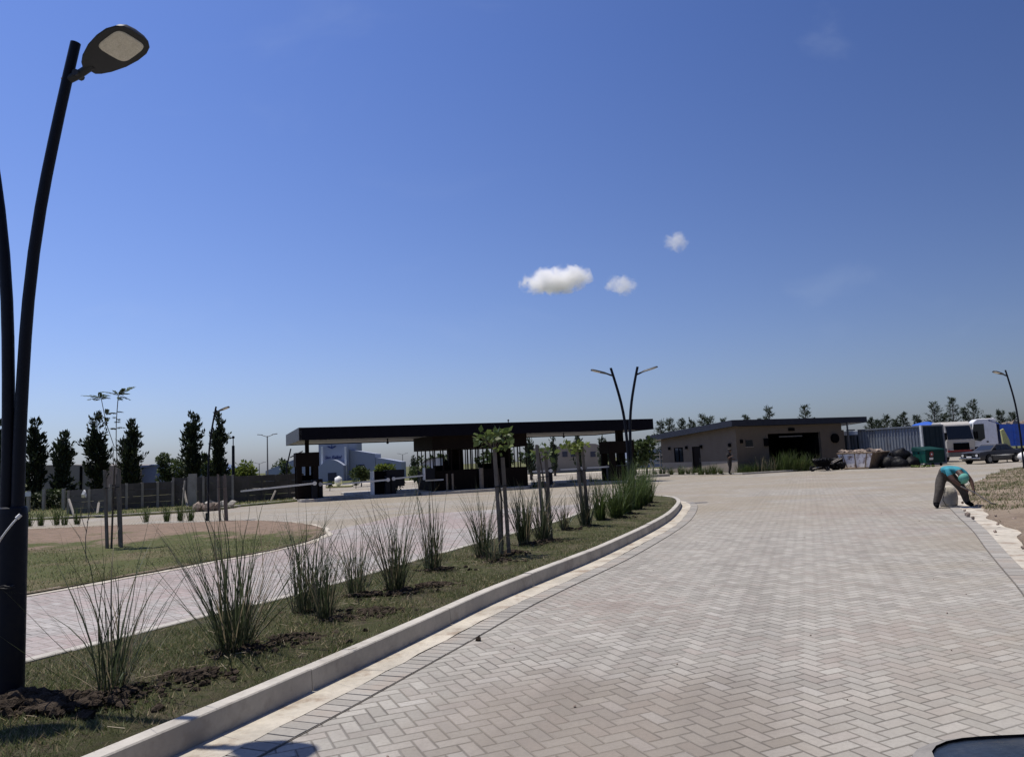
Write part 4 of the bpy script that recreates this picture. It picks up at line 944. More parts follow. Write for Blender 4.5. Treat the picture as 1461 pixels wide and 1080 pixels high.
# front wall, around the wide opening
gx0, gx1 = BF.lx(1097, 0, 640), BF.lx(1172, 0, 640); GH = 2.95
b.bx(T_, gx0, 0, T_, 0, HZ - .03).bx(gx1, FX - T_, 0, T_, 0, HZ - .03).bx(gx0, gx1, 0, T_, GH, HZ - .03)
b.build('wall', 'wall', bl)
b = MB(); b.bx(-.025, -.003, dy1 + .1, LY, 0, .98).bx(-.025, -.003, .0, dy0 - .1, 0, .98); b.build('sunlit_band', 'sunlit_band', bl)  # paler wall foot: sunlight below the eave shadow put into the colour
b = MB(); b.bx(.05, .12, wy0, wy1, 1.0, 2.25); w_ = b.build('window', 'glass', bl)
b = MB(); m_ = (wy0 + wy1) / 2
for y in (wy0, m_ - .03, wy1 - .06): b.bx(.0, .047, y, y + .06, 1.0, 2.25)
b.bx(.0, .044, wy0 + .062, m_ - .032, 1., 1.05).bx(.0, .044, wy0 + .062, m_ - .032, 2.2, 2.25).bx(.0, .044, m_ + .032, wy1 - .062, 1., 1.05).bx(.0, .044, m_ + .032, wy1 - .062, 2.2, 2.25); b.build('frame', 'black', w_)
b = MB(); b.bx(.06, .11, dy0 + .05, dy1 - .05, .02, DH - .05); d_ = b.build('door', 'booth', bl)
b = MB(); b.bx(0, .15, dy0, dy0 + .048, 0, DH).bx(0, .15, dy1 - .048, dy1, 0, DH).bx(0, .15, dy0 + .05, dy1 - .05, DH - .047, DH); b.build('frame', 'black', d_)
MB().tube([(.03, dy0 + .14, .95), (.03, dy0 + .14, 1.3)], .018, 6).build('handle', 'steelg', d_)
for px in (956.5, 981, 1002, 1043):
    y = wl(px); MB().bx(-.16, -.003, y - .09, y + .09, 2.08, 2.34).build('wall_lamp', 'black', bl)
x = BF.lx(1058, 0); MB().bx(x - .09, x + .09, -.16, -.003, 2.3, 2.58).build('wall_lamp', 'black', bl)
x0, x1 = BF.lx(1064.5, 0), BF.lx(1074.5, 0); f_ = MB().bx(x0, x1, -.02, -.003, 2.02, 2.52).build('window', 'glass', bl); MB().bx(x0 - .05, x1 + .05, -.04, -.003, 1.96, 2.017).build('sill', 'sunlit_band', f_)
x0, x1 = BF.lx(1090.5, 0), BF.lx(1096, 0); MB().bx(x0, x1, -.12, -.003, 2.0, 2.6).build('meter_box', 'black', bl)
x0 = BF.lx(1131, 0); MB().bx(x0 - .28, x0 + .28, -.10, -.003, 3.12, 3.36).build('wall_lamp', 'black', bl)
x0 = BF.lx(1191, 0); b = MB(); b.tube([(x0, -.003, 2.4), (x0, -.2, 2.4)], .38, 14); b.build('wall_disc', 'black', bl)
# deep dark room behind the opening, with a strip of sky light at the back
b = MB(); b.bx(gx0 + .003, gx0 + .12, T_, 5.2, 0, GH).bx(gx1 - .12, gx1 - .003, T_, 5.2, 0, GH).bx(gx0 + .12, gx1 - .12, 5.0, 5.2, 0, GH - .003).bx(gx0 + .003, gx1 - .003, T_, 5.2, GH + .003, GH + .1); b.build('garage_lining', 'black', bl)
MB().bx(BF.lx(1117, 0), BF.lx(1150, 0), .3, .36, GH - .30, GH - .20).build('sky_light_strip', 'steelg', bl)  # grey bar stands in for the strip of sky light
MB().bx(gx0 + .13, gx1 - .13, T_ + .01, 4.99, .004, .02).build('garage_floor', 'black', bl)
# roof: slab with fascia all round
ox0, ox1, oy0, oy1 = -.58, BF.lx(1237, -.35, 600), -.35, LY + 1.6; FT = .45
def roofbox(x0, x1, y0, y1, za, zb, name, m):
    bb = MB(); bb.hexa([(x0, y0, rz_(y0) + za), (x1, y0, rz_(y0) + za), (x1, y1, rz_(y1) + za), (x0, y1, rz_(y1) + za), (x0, y0, rz_(y0) + zb), (x1, y0, rz_(y0) + zb), (x1, y1, rz_(y1) + zb), (x0, y1, rz_(y1) + zb)]); return bb.build(name, m, bl)
rf = roofbox(ox0 + .06, ox1 - .06, oy0 + .06, oy1 - .06, .004, FT - .06, 'roof', 'sidefascia')
for a in ((ox0, ox1, oy0, oy0 + .057), (ox0, ox1, oy1 - .057, oy1), (ox0, ox0 + .057, oy0 + .06, oy1 - .06), (ox1 - .057, ox1, oy0 + .06, oy1 - .06)): roofbox(*a, -.02, FT, 'fascia', 'roofd')
b = MB(); b.bx(FX + .12, FX + .22, -.3, -.2, 0, rz_(0) + .0).bx(FX + .1, FX + .9, -.32, -.18, 2.95, 3.06); b.build('porch_post', 'steelg', bl)
# planting beds and kerbs at the gatehouse
def lb(name, x0, x1, y0, y1, z0, z1, m, fr=BF, th=TB):
    o = MB().bx(x0, x1, y0, y1, z0, z1).build(name, m, bevel=.02); o.location = (fr.o.x, fr.o.y, 0); o.rotation_euler = (0, 0, th); o['kind'] = 'structure'; return o
lb('planting_kerb', -1.75, -1.6, -2.6, LY + 1., 0, .13, 'conc'); lb('planting_bed', -1.597, -.03, -.4, LY + 1., 0, .10, 'turf')
kx = BF.lx(1178, -2.6, 676); lb('planting_kerb', -1.597, kx, -2.6, -2.45, 0, .13, 'conc'); lb('planting_bed', .3, kx, -2.447, -.6, 0, .10, 'turf')
sh = [clump_mesh('hedge_plant', 110, .95, .55, 330 + i, 'ograss2', .016, .28, .4) for i in range(3)]; used = [0, 0, 0]
HL = ['%s dark little shrub from the left along the sunlit gatehouse wall' % n for n in ('first', 'second', 'third', 'fourth', 'fifth', 'sixth', 'seventh', 'eighth', 'ninth', 'tenth')]
for i, px in enumerate((934, 945, 957, 972, 982, 990, 1000, 1010, 1018, 1028)):
    k = i % 3; p = g(px, 677.5 - (px - 930) * .025, .1); yy = BF.w(0, 0)
    o = sh[k] if not used[k] else sh[k].copy()
    if used[k]: COL.objects.link(o)
    used[k] = 1; p = p * (57.5 / p.y) if i > 5 else p * (61.0 / p.y); o.location = (p.x, p.y, .09); s_ = .8 * (.75, 1.0, .85, 1.1, .7)[i % 5]; o.scale = (s_, s_, s_ * 1.05); o.rotation_euler = (0, 0, i * 2.1); tag(o, HL[i], 'shrub', 'small shrubs along the gatehouse wall')
HG = ['low bright green planting beside the standing person', 'low grey-green grass left of the garage opening', 'tall wispy grass at the left edge of the garage opening', 'tall grey-green grass in front of the left of the garage opening', 'tall upright green grass before the middle of the garage opening', 'densest tall green grass before the garage opening', 'tall green grass before the right half of the garage opening', 'tall thin grass at the right edge of the garage opening', 'tall grass beside the heap of tools, rightmost of the planting']
for i, (px, h, n, m) in enumerate([(1060, .75, 150, 'ograss2'), (1072, .8, 150, 'ograss2'), (1085, 1.25, 90, 'ograss'), (1098, 1.3, 110, 'ograss'), (1117, 1.55, 200, 'ograss2'), (1130, 1.6, 220, 'ograss2'), (1143, 1.5, 200, 'ograss2'), (1152, 1.3, 120, 'ograss2'), (1161, 1.5, 80, 'ograss')]):
    p = g(px, 674, .1); p = p * (57.6 / p.y); o = clump_mesh('border_grass', n, h, .34, 350 + i, m, .014, .5, .35); o.location = (p.x, p.y, .08); tag(o, HG[i], 'grass', 'tall planting in front of the gatehouse')
# wire fence between canopy and gatehouse
p0, p1 = g(928, 672), g(948, 671); Yf = 66.
r = thing('wire_fence', 'pale wire fence with a bent stay, between right kiosk and gatehouse', 'fence', (at(918, 660, Yf).x, Yf, 0)); L_ = at(946, 660, Yf).x - at(918, 660, Yf).x
for k, t in enumerate((.18, .5, .86)): MB().tube([(L_ * t, 0, 0), (L_ * t, 0, 1.9)], .05, 6).build('post', 'post', r)
MB().tube([(L_ * .22, -.05, 1.5), (L_ * .45, -.8, 0)], .05, 6).build('stay', 'post', r)
b = MB()
for k in range(5): b.tube([(0, 0, .3 + .35 * k), (L_, 0, .3 + .35 * k)], .012, 4)
b.build('wires', 'post', r)
lb('dark_kerb', CF.lx(905, 8), CF.lx(952, 8), 7.8, 8.1, 0, .2, 'conc', CF, TH)

# ------------------------------------------------------------------ background buildings
WY = 112.
def wx(px, y=None): return at(px, hor(px), WY).x
def wz(px, py): return at(px, py, WY).z
ww = thing('warehouse', 'pale blue-white warehouse with a tall sign block and arched porch, seen under the canopy', 'building', (0, WY, 0))
MB().bx(wx(455), wx(497.5), 0, 10, -.5, wz(476, 620)).build('sign_block', 'ware', ww)
def wing(pts, y, name):
    poly = [(wx(px), wz(px, py)) for px, py in pts]; x0, x1 = poly[0][0], poly[-1][0]
    MB().prism([(x0, -.5)] + poly + [(x1, -.5)], y, y + 5, 'y').build(name, 'ware', ww)
wing([(497.8, 641.5), (505, 642.5), (534, 647)], .8, 'wing'); wing([(534.3, 653), (545, 654), (571, 658.5)], .9, 'wing'); wing([(375, 672), (400, 662), (425, 652), (454.7, 650)], 1.2, 'wing')
for px, py in ((514, 664), (551, 662)): MB().bx(wx(px - 4.5), wx(px + 4.5), .72 if px < 530 else .82, .797 if px < 530 else .897, wz(px, py + 1.2), wz(px, py - 1.2)).build('window', 'waredark', ww)
poly = [(wx(461), -.3)] + [(wx(461 + 34 * k / 10), wz(476, 664.5) + .9 * math.sin(math.pi * k / 10)) for k in range(11)] + [(wx(495), -.3)]
MB().prism(poly, -2.2, -.003, 'y').build('porch', 'ware', ww)
b = MB(); b.bx(wx(473), wx(485), -2.24, -2.203, -.3, wz(479, 674)); b.build('door', 'waredark', ww)
for px in (461, 494.5): MB().bx(wx(px) - .14, wx(px) + .14, -.6, -.3, -.3, wz(px, 637)).build('white_column', 'whitem', ww)
def text(body, size, loc, parent, m, rot=(R(90), 0, 0), shear=.0, name='sign_lettering', ext=.03, align='CENTER'):
    cu = bpy.data.curves.new(name, 'FONT'); cu.body = body; cu.size = size; cu.extrude = ext; cu.align_x = align; cu.align_y = 'CENTER'; cu.shear = shear
    tmp = bpy.data.objects.new(name + '_c', cu); COL.objects.link(tmp); bpy.context.view_layer.update()
    me = bpy.data.meshes.new_from_object(tmp.evaluated_get(bpy.context.evaluated_depsgraph_get())); bpy.data.objects.remove(tmp)
    me.name = name; me.materials.clear(); me.materials.append(M[m]); o = bpy.data.objects.new(name, me); COL.objects.link(o); o.location = loc; o.rotation_euler = rot
    if parent: o.parent = parent
    return o
text('San Rafael', .60, (wx(475.5), -.06, wz(475.5, 652.5)), ww, 'letter', shear=.35, ext=.05)
b = MB(); cz = wz(474, 637.5); cxx = wx(474)
for k in range(5): a = R(200 - 55 * k); b.tube([(cxx, -.05, cz - .2), (cxx + .7 * math.cos(a), -.05, cz - .1 + .45 * abs(math.sin(a)))], [.09, .03], 5)
b.build('sign_emblem', 'letter', ww)
def block(name, label, pts, Y, depth, m, roofm=None, cat='building'):
    r = thing(name, label, cat, (0, Y, 0)); poly = [(at(px, py, Y).x, at(px, py, Y).z) for px, py in pts]
    MB().prism([(poly[0][0], -.5)] + poly + [(poly[-1][0], -.5)], 0, depth, 'y').build('wall', m, r)
    if roofm:
        n = len(poly); b = MB(); up = .12
        q = [(x, z + .004) for x, z in poly]; q2 = [(x, z + up) for x, z in reversed(poly)]; b.prism(q + q2, -.3, depth + .3, 'y'); b.build('roof', roofm, r)
    return r
r = block('shed', 'plain grey-brown shed behind the left conifers', [(55, 664), (95, 662.5), (118, 663.5), (128, 664.5)], 74., 14., 'shed')
z0 = at(116, 664, 74.); b = MB(); b.bx(z0.x - .12, z0.x + .12, -.06, -.003, 0, z0.z - .1); b.build('drainpipe', 'black', r)
b = MB(); c_ = at(59, 661.5, 73.5); b.lump((c_.x, -.6, c_.z + .1), .55, 3, .05, sq=(1, .4, .9)); b.tube([(c_.x, -.4, c_.z - 1.2), (c_.x, -.5, c_.z)], .05, 6); b.build('dish_antenna', 'steelg', r)
block('blue_building', 'low building under a blue metal roof, behind the fence', [(196, 670), (218, 664), (240, 665), (262, 673)], 84., 18., 'blueroof', 'blueroof')
block('brown_roofed_house', 'low house with a dark brown roof behind the feathery sapling', [(130, 671), (150, 668.5), (176, 671)], 80., 10., 'shed', 'brownroof')
rb = block('office_block', 'grey-green flat office building seen under the right half of the canopy', [(752, 640), (790, 638), (815, 632), (850, 633), (866, 640)], 96., 14., 'shed')
for px in (780, 806, 818, 846): c0, c1 = at(px - 3.5, 652, 96.), at(px + 3.5, 644, 96.); MB().bx(c0.x, c1.x, -.05, -.003, c0.z, c1.z).build('window', 'waredark', rb)
block('pale_hut', 'small pale grey hut just left of the first glazed booth', [(603, 661), (612, 656), (622, 654)], 88., 8., 'ware', 'sidefascia')
block('distant_hall', 'low pale hall visible between right kiosk and gatehouse', [(905, 642), (925, 640), (948, 641)], 105., 10., 'ware')
p = at(837, 650, 92.); o = MB().loft([[(-.9, 0, 0), (.9, 0, 0), (.9, .8, 0), (-.9, .8, 0)], [(-.5, .2, 1.7), (.1, .2, 1.7), (.1, .5, 1.7), (-.5, .5, 1.7)]]).build('white_tarpaulin', 'white'); o.location = (p.x - .3, 92, p.z - 1.2); 
bpy.data.objects.remove(o)

# far street furniture between canopy and warehouse
p = g(483, 692); p = p * (72 / p.y); r = thing('utility_box', 'small white domed utility box on a pale slab by the outer road', 'utility box', (p.x, p.y, .02))
MB().bx(-1.1, 1.3, -.5, .5, 0, .14).build('slab', 'yellow', r); MB().lump((0, 0, .62), .42, 4, .1, sq=(1, 1, 1.3)).build('dome', 'white', r, smooth='all')
p = g(470, 700); p = p * (62 / p.y); broad(470, 688, 62, 9, 'small dark bush on a thin stem near the white utility box', 720, 'leaf', .5, n=350, leaf=.14, name='young_shrub')
broad(507, 684, 66, 9, 'thin dark shrub below the clipped green tree', 721, 'leaf', .0, n=250, leaf=.12, name='young_shrub')

# ------------------------------------------------------------------ concrete panel fence
fe = thing('concrete_fence', 'long grey precast concrete fence with pale posts and braces behind the left road', 'fence', (0, 0, 0))
def fseg(a, c, n, h, m='fencec', postm='post', ph=.22, pick=None):
    a, c = Vector(a), Vector(c); d = (c - a) / n; L = d.length; ang = math.atan2(d.y, d.x)
    for k in range(n):
        m0 = a + d * (k + .5); b = MB(); rows = 4
        for q_ in range(rows): b.box((m0.x, m0.y, .06 + (q_ + .5) * h / rows), (L - .10, .05 + .006 * (q_ % 2), h / rows - .012), ang)
        b.build('panel', m, fe)
    for k in range(n + 1):
        m0 = a + d * k; MB().box((m0.x, m0.y, (h + ph) / 2), (.13, .14, h + ph), ang, 0, (.9, .9)).build('post', postm, fe)
G3 = lambda x, y, Y: (lambda p: (p.x * Y / p.y, Y, 0))(g(x, y))
fseg(G3(97, 736, 38.), G3(156, 733, 38.8), 2, 1.22, 'fencel', 'post', .05); fseg(G3(157, 733, 40.), G3(246, 727, 42.), 4, 1.40, 'fencec', 'post', .08)
fseg(G3(247, 727, 42.2), G3(332, 722, 43.5), 4, 1.58, 'fencec', 'post', .10); fseg(G3(333, 722, 43.6), G3(432, 715, 46.5), 5, 1.52, 'fencec', 'fencec', .04)
for (x, y, xt, yt, Y) in ((107, 740, 98, 712, 37.6), (138, 738, 141, 717, 38.4), (268, 725, 262, 696, 42.0), (385, 718, 393, 700, 44.5)):
    a = at(x, y, Y - .8); c = at(xt, yt, Y); MB().tube([(a.x, a.y, -.05), (c.x, c.y, c.z)], .055, 4).build('brace', 'post', fe)
a = at(276, 681, 41.7); MB().box((a.x, 41.6, a.z / 2 + .1), (.42, .16, a.z + .2), .2).build('tall_post', 'post', fe); a = at(265, 685, 41.6); MB().tube([(a.x - .05, 41.3, 0), (a.x, 41.5, a.z)], .05, 4).build('tall_post', 'post', fe)
for (x, yt, Y, h_) in ((41, 700, 44., .2), (63, 698, 46., .2), (91, 697, 44., .2), (-20, 700, 44., .2)):
    a = at(x, yt, Y); MB().box((a.x, Y, a.z / 2), (.15, .15, a.z), 0).build('post', 'post', fe)
def hedge(x0, x1, ytop, Y, label, m, seed, n=2600, dep=1.0):
    a, c = at(x0, hor(x0), Y), at(x1, hor(x1), Y); H = at((x0 + x1) / 2, ytop, Y).z; q = random.Random(seed); pts = []
    r = thing('hedge', label, 'hedge', (a.x, Y, 0)); L = c.x - a.x; b = MB()
    for k in range(int(L / .8) + 1): b.tube([(k * .8, .4, 0), (k * .8 + .1, .4, H * .8)], .03, 4)
    b.build('stems', 'bark', r)
    for i in range(n):
        x = q.uniform(0, L); hh = H * (.88 + .10 * math.sin(x * 2.3 + seed) + .05 * math.sin(x * 5.1)); pts.append((Vector((x, q.uniform(0, dep), q.uniform(.05, 1.) ** .8 * hh)), Vector((q.gauss(0, 1), -1, q.gauss(0, 1)))))
    leaves('leaves', pts, .20, m, r, seed, .6, .1)
hedge(-40, 97, 702, 46.5, 'dark clipped hedge behind the big lamp post, left of the pale fence panels', 'hedge', 11); hedge(52, 108, 697, 48.5, 'green top of a second hedge between two dark conifers', 'leaf', 12, 1200); hedge(240, 345, 684, 48., 'dark hedge rising just above the tall fence panels', 'hedge', 13, 2600)
b = MB(); a = at(35, 705, 43.5); b.bx(-.42, .42, -.02, .02, 0, .22); o = b.build('white_sign', 'whitem'); o.location = (a.x, 43.4, a.z - .1); 
r = thing('plot_sign', 'small blank white board on the fence post right of the big lamp', 'sign', (a.x, 43.4, 0)); bpy.data.objects.remove(o)
MB().bx(-.42, .42, -.02, .02, a.z - .12, a.z + .12).build('board', 'whitem', r); MB().bx(-.03, .03, .022, .07, 0, a.z + .1).build('post', 'post', r)
for i, (x, y, w) in enumerate(((293, 726, .5), (305, 725, .7), (316, 723, .6))):
    p = g(x, y, .1); b = MB()
    for k in range(5): b.lump((rnd.uniform(-w, w), rnd.uniform(-.3, .3), .12), rnd.uniform(.15, .3), 70 + i * 9 + k, .4)
    o = b.build('rubble_heap', 'conc' if i == 2 else 'rubble'); o.location = (p.x, p.y, .06); tag(o, ('grey rubble heap at the verge corner, leftmost of three', 'middle grey rubble heap at the verge corner', 'palest rubble heap, at the tip of the verge corner by the stakes')[i], 'rubble', 'rubble heaps at the verge corner')

# ------------------------------------------------------------------ yard: container, skip, dumpster, heaps
a_ = at(1320, 669, 58.); KF = Frame((a_.x, 58.), TB); HCT = at(1320, 606.3, 58.).z
def container(label, y0, L, h, x0=0., wd=2.44, post=True):
    p = KF.w(x0, y0); r = thing('shipping_container', label, 'container', (p.x, p.y, 0), TB)
    def corr(n, d, L): 
        pts = []; s = L / n
        for k in range(n): pts += [(k * s, 0), (k * s + s * .30, 0), (k * s + s * .42, d), (k * s + s * .88, d)]
        return pts + [(L, 0)]
    prof = corr(int(L / .30), .06, L - .3); poly = [(.07 + d, .15 + t) for t, d in prof] + [(wd - .12, L - .15), (wd - .12, .15)]
    MB().prism(poly, .18, h - .12).build('corrugated_side', 'cont', r)
    b = MB()
    for x in (0, wd - .14):
        for y in (0, L - .14): 
            if not (post and x == 0 and y == 0): b.bx(x, x + .14, y, y + .14, .05, h)
    b.bx(0, .10, .143, L - .143, .05, .177).bx(0, .10, .143, L - .143, h - .117, h - .004).bx(wd - .1, wd, .143, L - .143, .05, .177).bx(wd - .1, wd, .143, L - .143, h - .117, h - .004)
    b.bx(.103, wd - .103, L - .12, L - .003, .05, .177).bx(.103, wd - .103, L - .12, L - .003, h - .117, h - .004).bx(.143, wd - .143, .0, .10, .05, .177).bx(.143, wd - .143, .0, .10, h - .117, h - .004)
    b.build('frame', 'cont', r); MB().bx(.11, wd - .11, .11, L - .13, h - .10, h - .03).build('roof', 'cont', r)
    if post: MB().bx(-.004, .15, -.004, .145, .05, h).build('corner_post', 'contw', r)
    for k in range(2):
        xa = .145 + k * (wd - .29) / 2; xb = xa + (wd - .29) / 2 - .012
        d = MB().bx(xa, xb, .03, .08, .18, h - .12).build('door', 'contd', r)
        for f in (.3, .7):
            x = xa + (xb - xa) * f; MB().tube([(x, .0, .2), (x, .0, h - .14)], .018, 6).build('locking_bar', 'contd', d)
    return r
container('blue-grey corrugated container with a bright white corner post', 0, 6.06, HCT)
container('second, lower container in shadow behind the gatehouse porch post', 6.35, 6.06, HCT - .42, .0, 2.44, False)
p = KF.w(.4, 7.6); o = MB().bx(-.9, .9, -.4, .4, 0, .34).build('white_crate', 'whitem', bevel=.02); o.location = (p.x, p.y, HCT - .42); o.rotation_euler = (0, 0, TB); tag(o, 'white flat crate on top of the second container', 'crate')
# skip
SK = R(-52); p = at(1240, 669, 55.5)
r = thing('rubbish_skip', 'open white and rusty metal skip heaped with rubbish', 'skip', (p.x, 55.5, 0), SK)
# local -x: along the pale side, +y: along the end
L0, L1, W0, W1, h = 1.9, 2.7, 1.9, 2.9, 1.18
def sk(z): t = (z - .08) / (h - .08); l = L0 + (L1 - L0) * t; w = W0 + (W1 - W0) * t * .6; e = .5 * (l - L0); return [(-l + e, -.08 * t, z), (e, -.08 * t, z), (e, w, z), (-l + e, w, z)]
def face(i, j, name, m):
    b = MB(); lo, hi = sk(.08), sk(h); mid = [sum(q[k] for q in hi) / 4 for k in range(2)]
    def inn(q): return (q[0] + (mid[0] - q[0]) * .03, q[1] + (mid[1] - q[1]) * .04, q[2])
    b.hexa([lo[i], lo[j], inn(lo[j]), inn(lo[i]), hi[i], hi[j], inn(hi[j]), inn(hi[i])]); return b.build(name, m, r)
face(0, 1, 'side_plate', 'skip'); face(1, 2, 'end_plate', 'skipb'); face(2, 3, 'side_plate', 'skipb'); face(3, 0, 'end_plate', 'skipb')
MB().prism([(q[0], q[1]) for q in sk(.08)], .04, .10).build('floor_plate', 'skipb', r)
b = MB(); hi = sk(h)
for k in range(4):
    s0, s1 = Vector(hi[k]), Vector(hi[(k + 1) % 4]); b.tube([s0, s1], .055, 6)
for t in (.15, .5, .85):
    lo = sk(.12); s0 = Vector(lo[0]).lerp(Vector(lo[1]), t); s1 = Vector(hi[0]).lerp(Vector(hi[1]), t); n_ = Vector((0, -.04, 0)); b.tube([s0 + n_, s1 + n_], .035, 4)
b.tube([Vector(sk(.08)[0]) + Vector((0, -.03, .0)), Vector(sk(.08)[1]) + Vector((0, -.03, 0))], .06, 4)
b.build('rim', 'skipb', r)
b = MB(); q = random.Random(4)
for i in range(90): b.lump((q.uniform(-2.1, .2), q.uniform(.15, 1.9), h - .12 + q.uniform(-.05, .22)), q.uniform(.1, .3), i, .45, sq=(1.2, 1, .7))
for i in range(16): c = Vector((q.uniform(-2., 0), q.uniform(.2, 1.8), h + .1)); a = q.uniform(0, 3.1); dd = Vector((math.cos(a), math.sin(a), q.uniform(-.1, .25))) * q.uniform(.3, .8); b.tube([c - dd, c + dd], .035, 4)
o = b.build('rubbish', 'rubble'); o.location = (p.x, 55.5, 0); o.rotation_euler = (0, 0, SK); tag(o, 'rubbish and broken boards heaped inside the white skip', 'rubbish', kind='stuff')
# dumpster
p = at(1322, 664.5, 55.); DF = Frame((p.x, 55.), TB)
r = thing('dumpster', 'large green wheeled dumpster with a red emblem on its dark front', 'dumpster', (p.x, 55., 0), TB); wd, dp = 1.95, 1.12
MB().loft([[(.08, .1, .22), (wd - .08, .1, .22), (wd - .08, dp - .1, .22), (.08, dp - .1, .22)], [(0, 0, 1.12), (wd, 0, 1.12), (wd, dp, 1.12), (0, dp, 1.12)]]).build('body', 'green', r, bevel=.03)
b = MB(); b.hexa([(.08, .04, .26), (wd - .08, .04, .26), (wd - .08, .10, .26), (.08, .10, .26), (.02, -.045, 1.08), (wd - .02, -.045, 1.08), (wd - .02, .0, 1.08), (.02, .0, 1.08)]); b.build('shaded_front', 'greend', r)  # darker green plate: shade on the front put into the colour
b = MB(); b.loft([[(-.04, -.05, 1.123), (wd + .04, -.05, 1.123), (wd + .04, dp + .03, 1.123), (-.04, dp + .03, 1.123)], [(.02, .0, 1.22), (wd - .02, .0, 1.22), (wd - .02, dp, 1.42), (.02, dp, 1.42)]]); b.build('lid', 'greend', r, bevel=.02)
b = MB(); b.tube([(-.12, dp * .45, .98), (.0, dp * .45, .98)], .05, 8); b.build('lifting_pin', 'black', r); b = MB(); b.tube([(wd, dp * .45, .98), (wd + .12, dp * .45, .98)], .05, 8); b.build('lifting_pin', 'black', r)
for x in (.2, wd - .2):
    for y in (.22, dp - .22): MB().tube([(x - .04, y, .10), (x + .04, y, .10)], .10, 12).build('wheel', 'tyre', r)
# the emblem: red disc over a white label
cy = -.035
b = MB(); n = 18; b.add([(.52 + .20 * math.cos(6.283 * k / n), cy - .045 + .02 * math.sin(6.283 * k / n) * 0 - (.2 * math.sin(6.283 * k / n)) * .10, .86 + .20 * math.sin(6.283 * k / n)) for k in range(n)], [tuple(range(n))]); e_ = b.build('emblem', 'redd', r)
b = MB(); b.hexa([(.33, -.01, .46), (.72, -.01, .46), (.72, 0, .46), (.33, 0, .46), (.33, -.035, .62), (.72, -.035, .62), (.72, -.02, .62), (.33, -.02, .62)]); b.build('label_plate', 'whitem', r)
b = MB(); b.bx(.46, .58, -.095, -.085, .80, .92); b.build('emblem_centre', 'whitem', r)
# black bags beside the skip
q = random.Random(12); spots = [(1276, .62, 0), (1284, .72, 0), (1293, .66, 0), (1300, .5, 0), (1288, .55, .62), (1280, .45, .55), (1279, .45, -.8)]
for i, (px, rr, up) in enumerate(spots):
    p = at(px, 667, 55.6 + (i % 3) * .5); b = MB(); b.lump((0, 0, 0), rr, 30 + i, .26, sq=(1.15, 1., .85)); b.lump((rr * .3, -rr * .2, rr * .45), rr * .45, 130 + i, .4)
    o = b.build('rubbish_bag', 'bag', smooth='all', sub=2); o.location = (p.x, p.y - (.5 if up < 0 else 0), rr * .40 + max(up, 0)); o.rotation_euler = (0, 0, i * 1.3)
    tag(o, ['black rubbish bag against the right end of the skip', 'biggest black rubbish bag in the pile by the skip', 'black rubbish bag in the right half of the pile by the skip', 'small black bag at the right foot of the pile by the dumpster', 'black bag lying on top of the pile by the skip', 'black bag on top of the pile, nearest the skip', 'small black bag in front of the pile, nearest the road'][i], 'bag', 'black rubbish bags beside the skip')
p0, p1 = at(1262, 670, 54.), at(1303, 664.5, 55.); r_b = MB().bx(0, 2.3, -.09, .09, 0, .06).build('timber_plank', 'post'); r_b.location = (p1.x - 2.4, 54.2, .0); r_b.rotation_euler = (0, 0, .12); tag(r_b, 'pale plank lying on the paving in front of the black bags', 'plank')
# wheelbarrow with tools, left of the skip
p = at(1175, 671, 55.2); r = thing('wheelbarrow', 'dark wheelbarrow full of tools with pale handles, left of the skip', 'wheelbarrow', (p.x, 55.2, 0), R(175))
MB().loft([[(-.3, -.25, .32), (.35, -.25, .32), (.35, .25, .32), (-.3, .25, .32)], [(-.55, -.42, .72), (.65, -.42, .66), (.65, .42, .66), (-.55, .42, .72)]]).build('tray', 'black', r, bevel=.02)
w_ = MB().tube([(.78, -.06, .2), (.78, .06, .2)], .2, 16).build('wheel', 'tyre', r)
for s_ in (-1, 1): MB().tube([(.78, s_ * .08, .2), (.2, s_ * .2, .32), (-.5, s_ * .3, .52), (-1.25, s_ * .33, .86)], .03, 6).build('handle', 'post', r); MB().tube([(-.25, s_ * .24, .34), (-.4, s_ * .3, 0)], .025, 6).build('leg', 'steelg', r)
b = MB()
for i in range(16): b.lump((rnd.uniform(-.4, .5), rnd.uniform(-.3, .3), .70 + rnd.uniform(0, .12)), rnd.uniform(.1, .2), 200 + i, .4)
o = b.build('tool_heap', 'bag'); o.location = (p.x, 55.2, 0); o.rotation_euler = (0, 0, R(175)); tag(o, 'dark heap of bags and tools lying in the wheelbarrow', 'tools')
p = at(1186, 667, 56.4); b = MB()
for i in range(26): b.lump((rnd.uniform(-.8, .8), rnd.uniform(-.4, .4), .15 + rnd.uniform(0, .6)), rnd.uniform(.15, .35), 240 + i, .3)
o = b.build('sack_pile', 'bag', smooth='all'); o.location = (p.x, p.y, 0); tag(o, 'dark pile of sacks between wheelbarrow and skip', 'sacks')
q = random.Random(14); b = MB()
for i in range(30): 
    p = at(q.uniform(1303, 1330), 666, 54.); b.lump((p.x, 54. + q.uniform(-.6, .4), .05), q.uniform(.05, .14), 270 + i, .4)
tag(b.build('litter', 'leafy'), 'greenish scraps of litter on the paving at the foot of the dumpster', 'litter', kind='stuff')

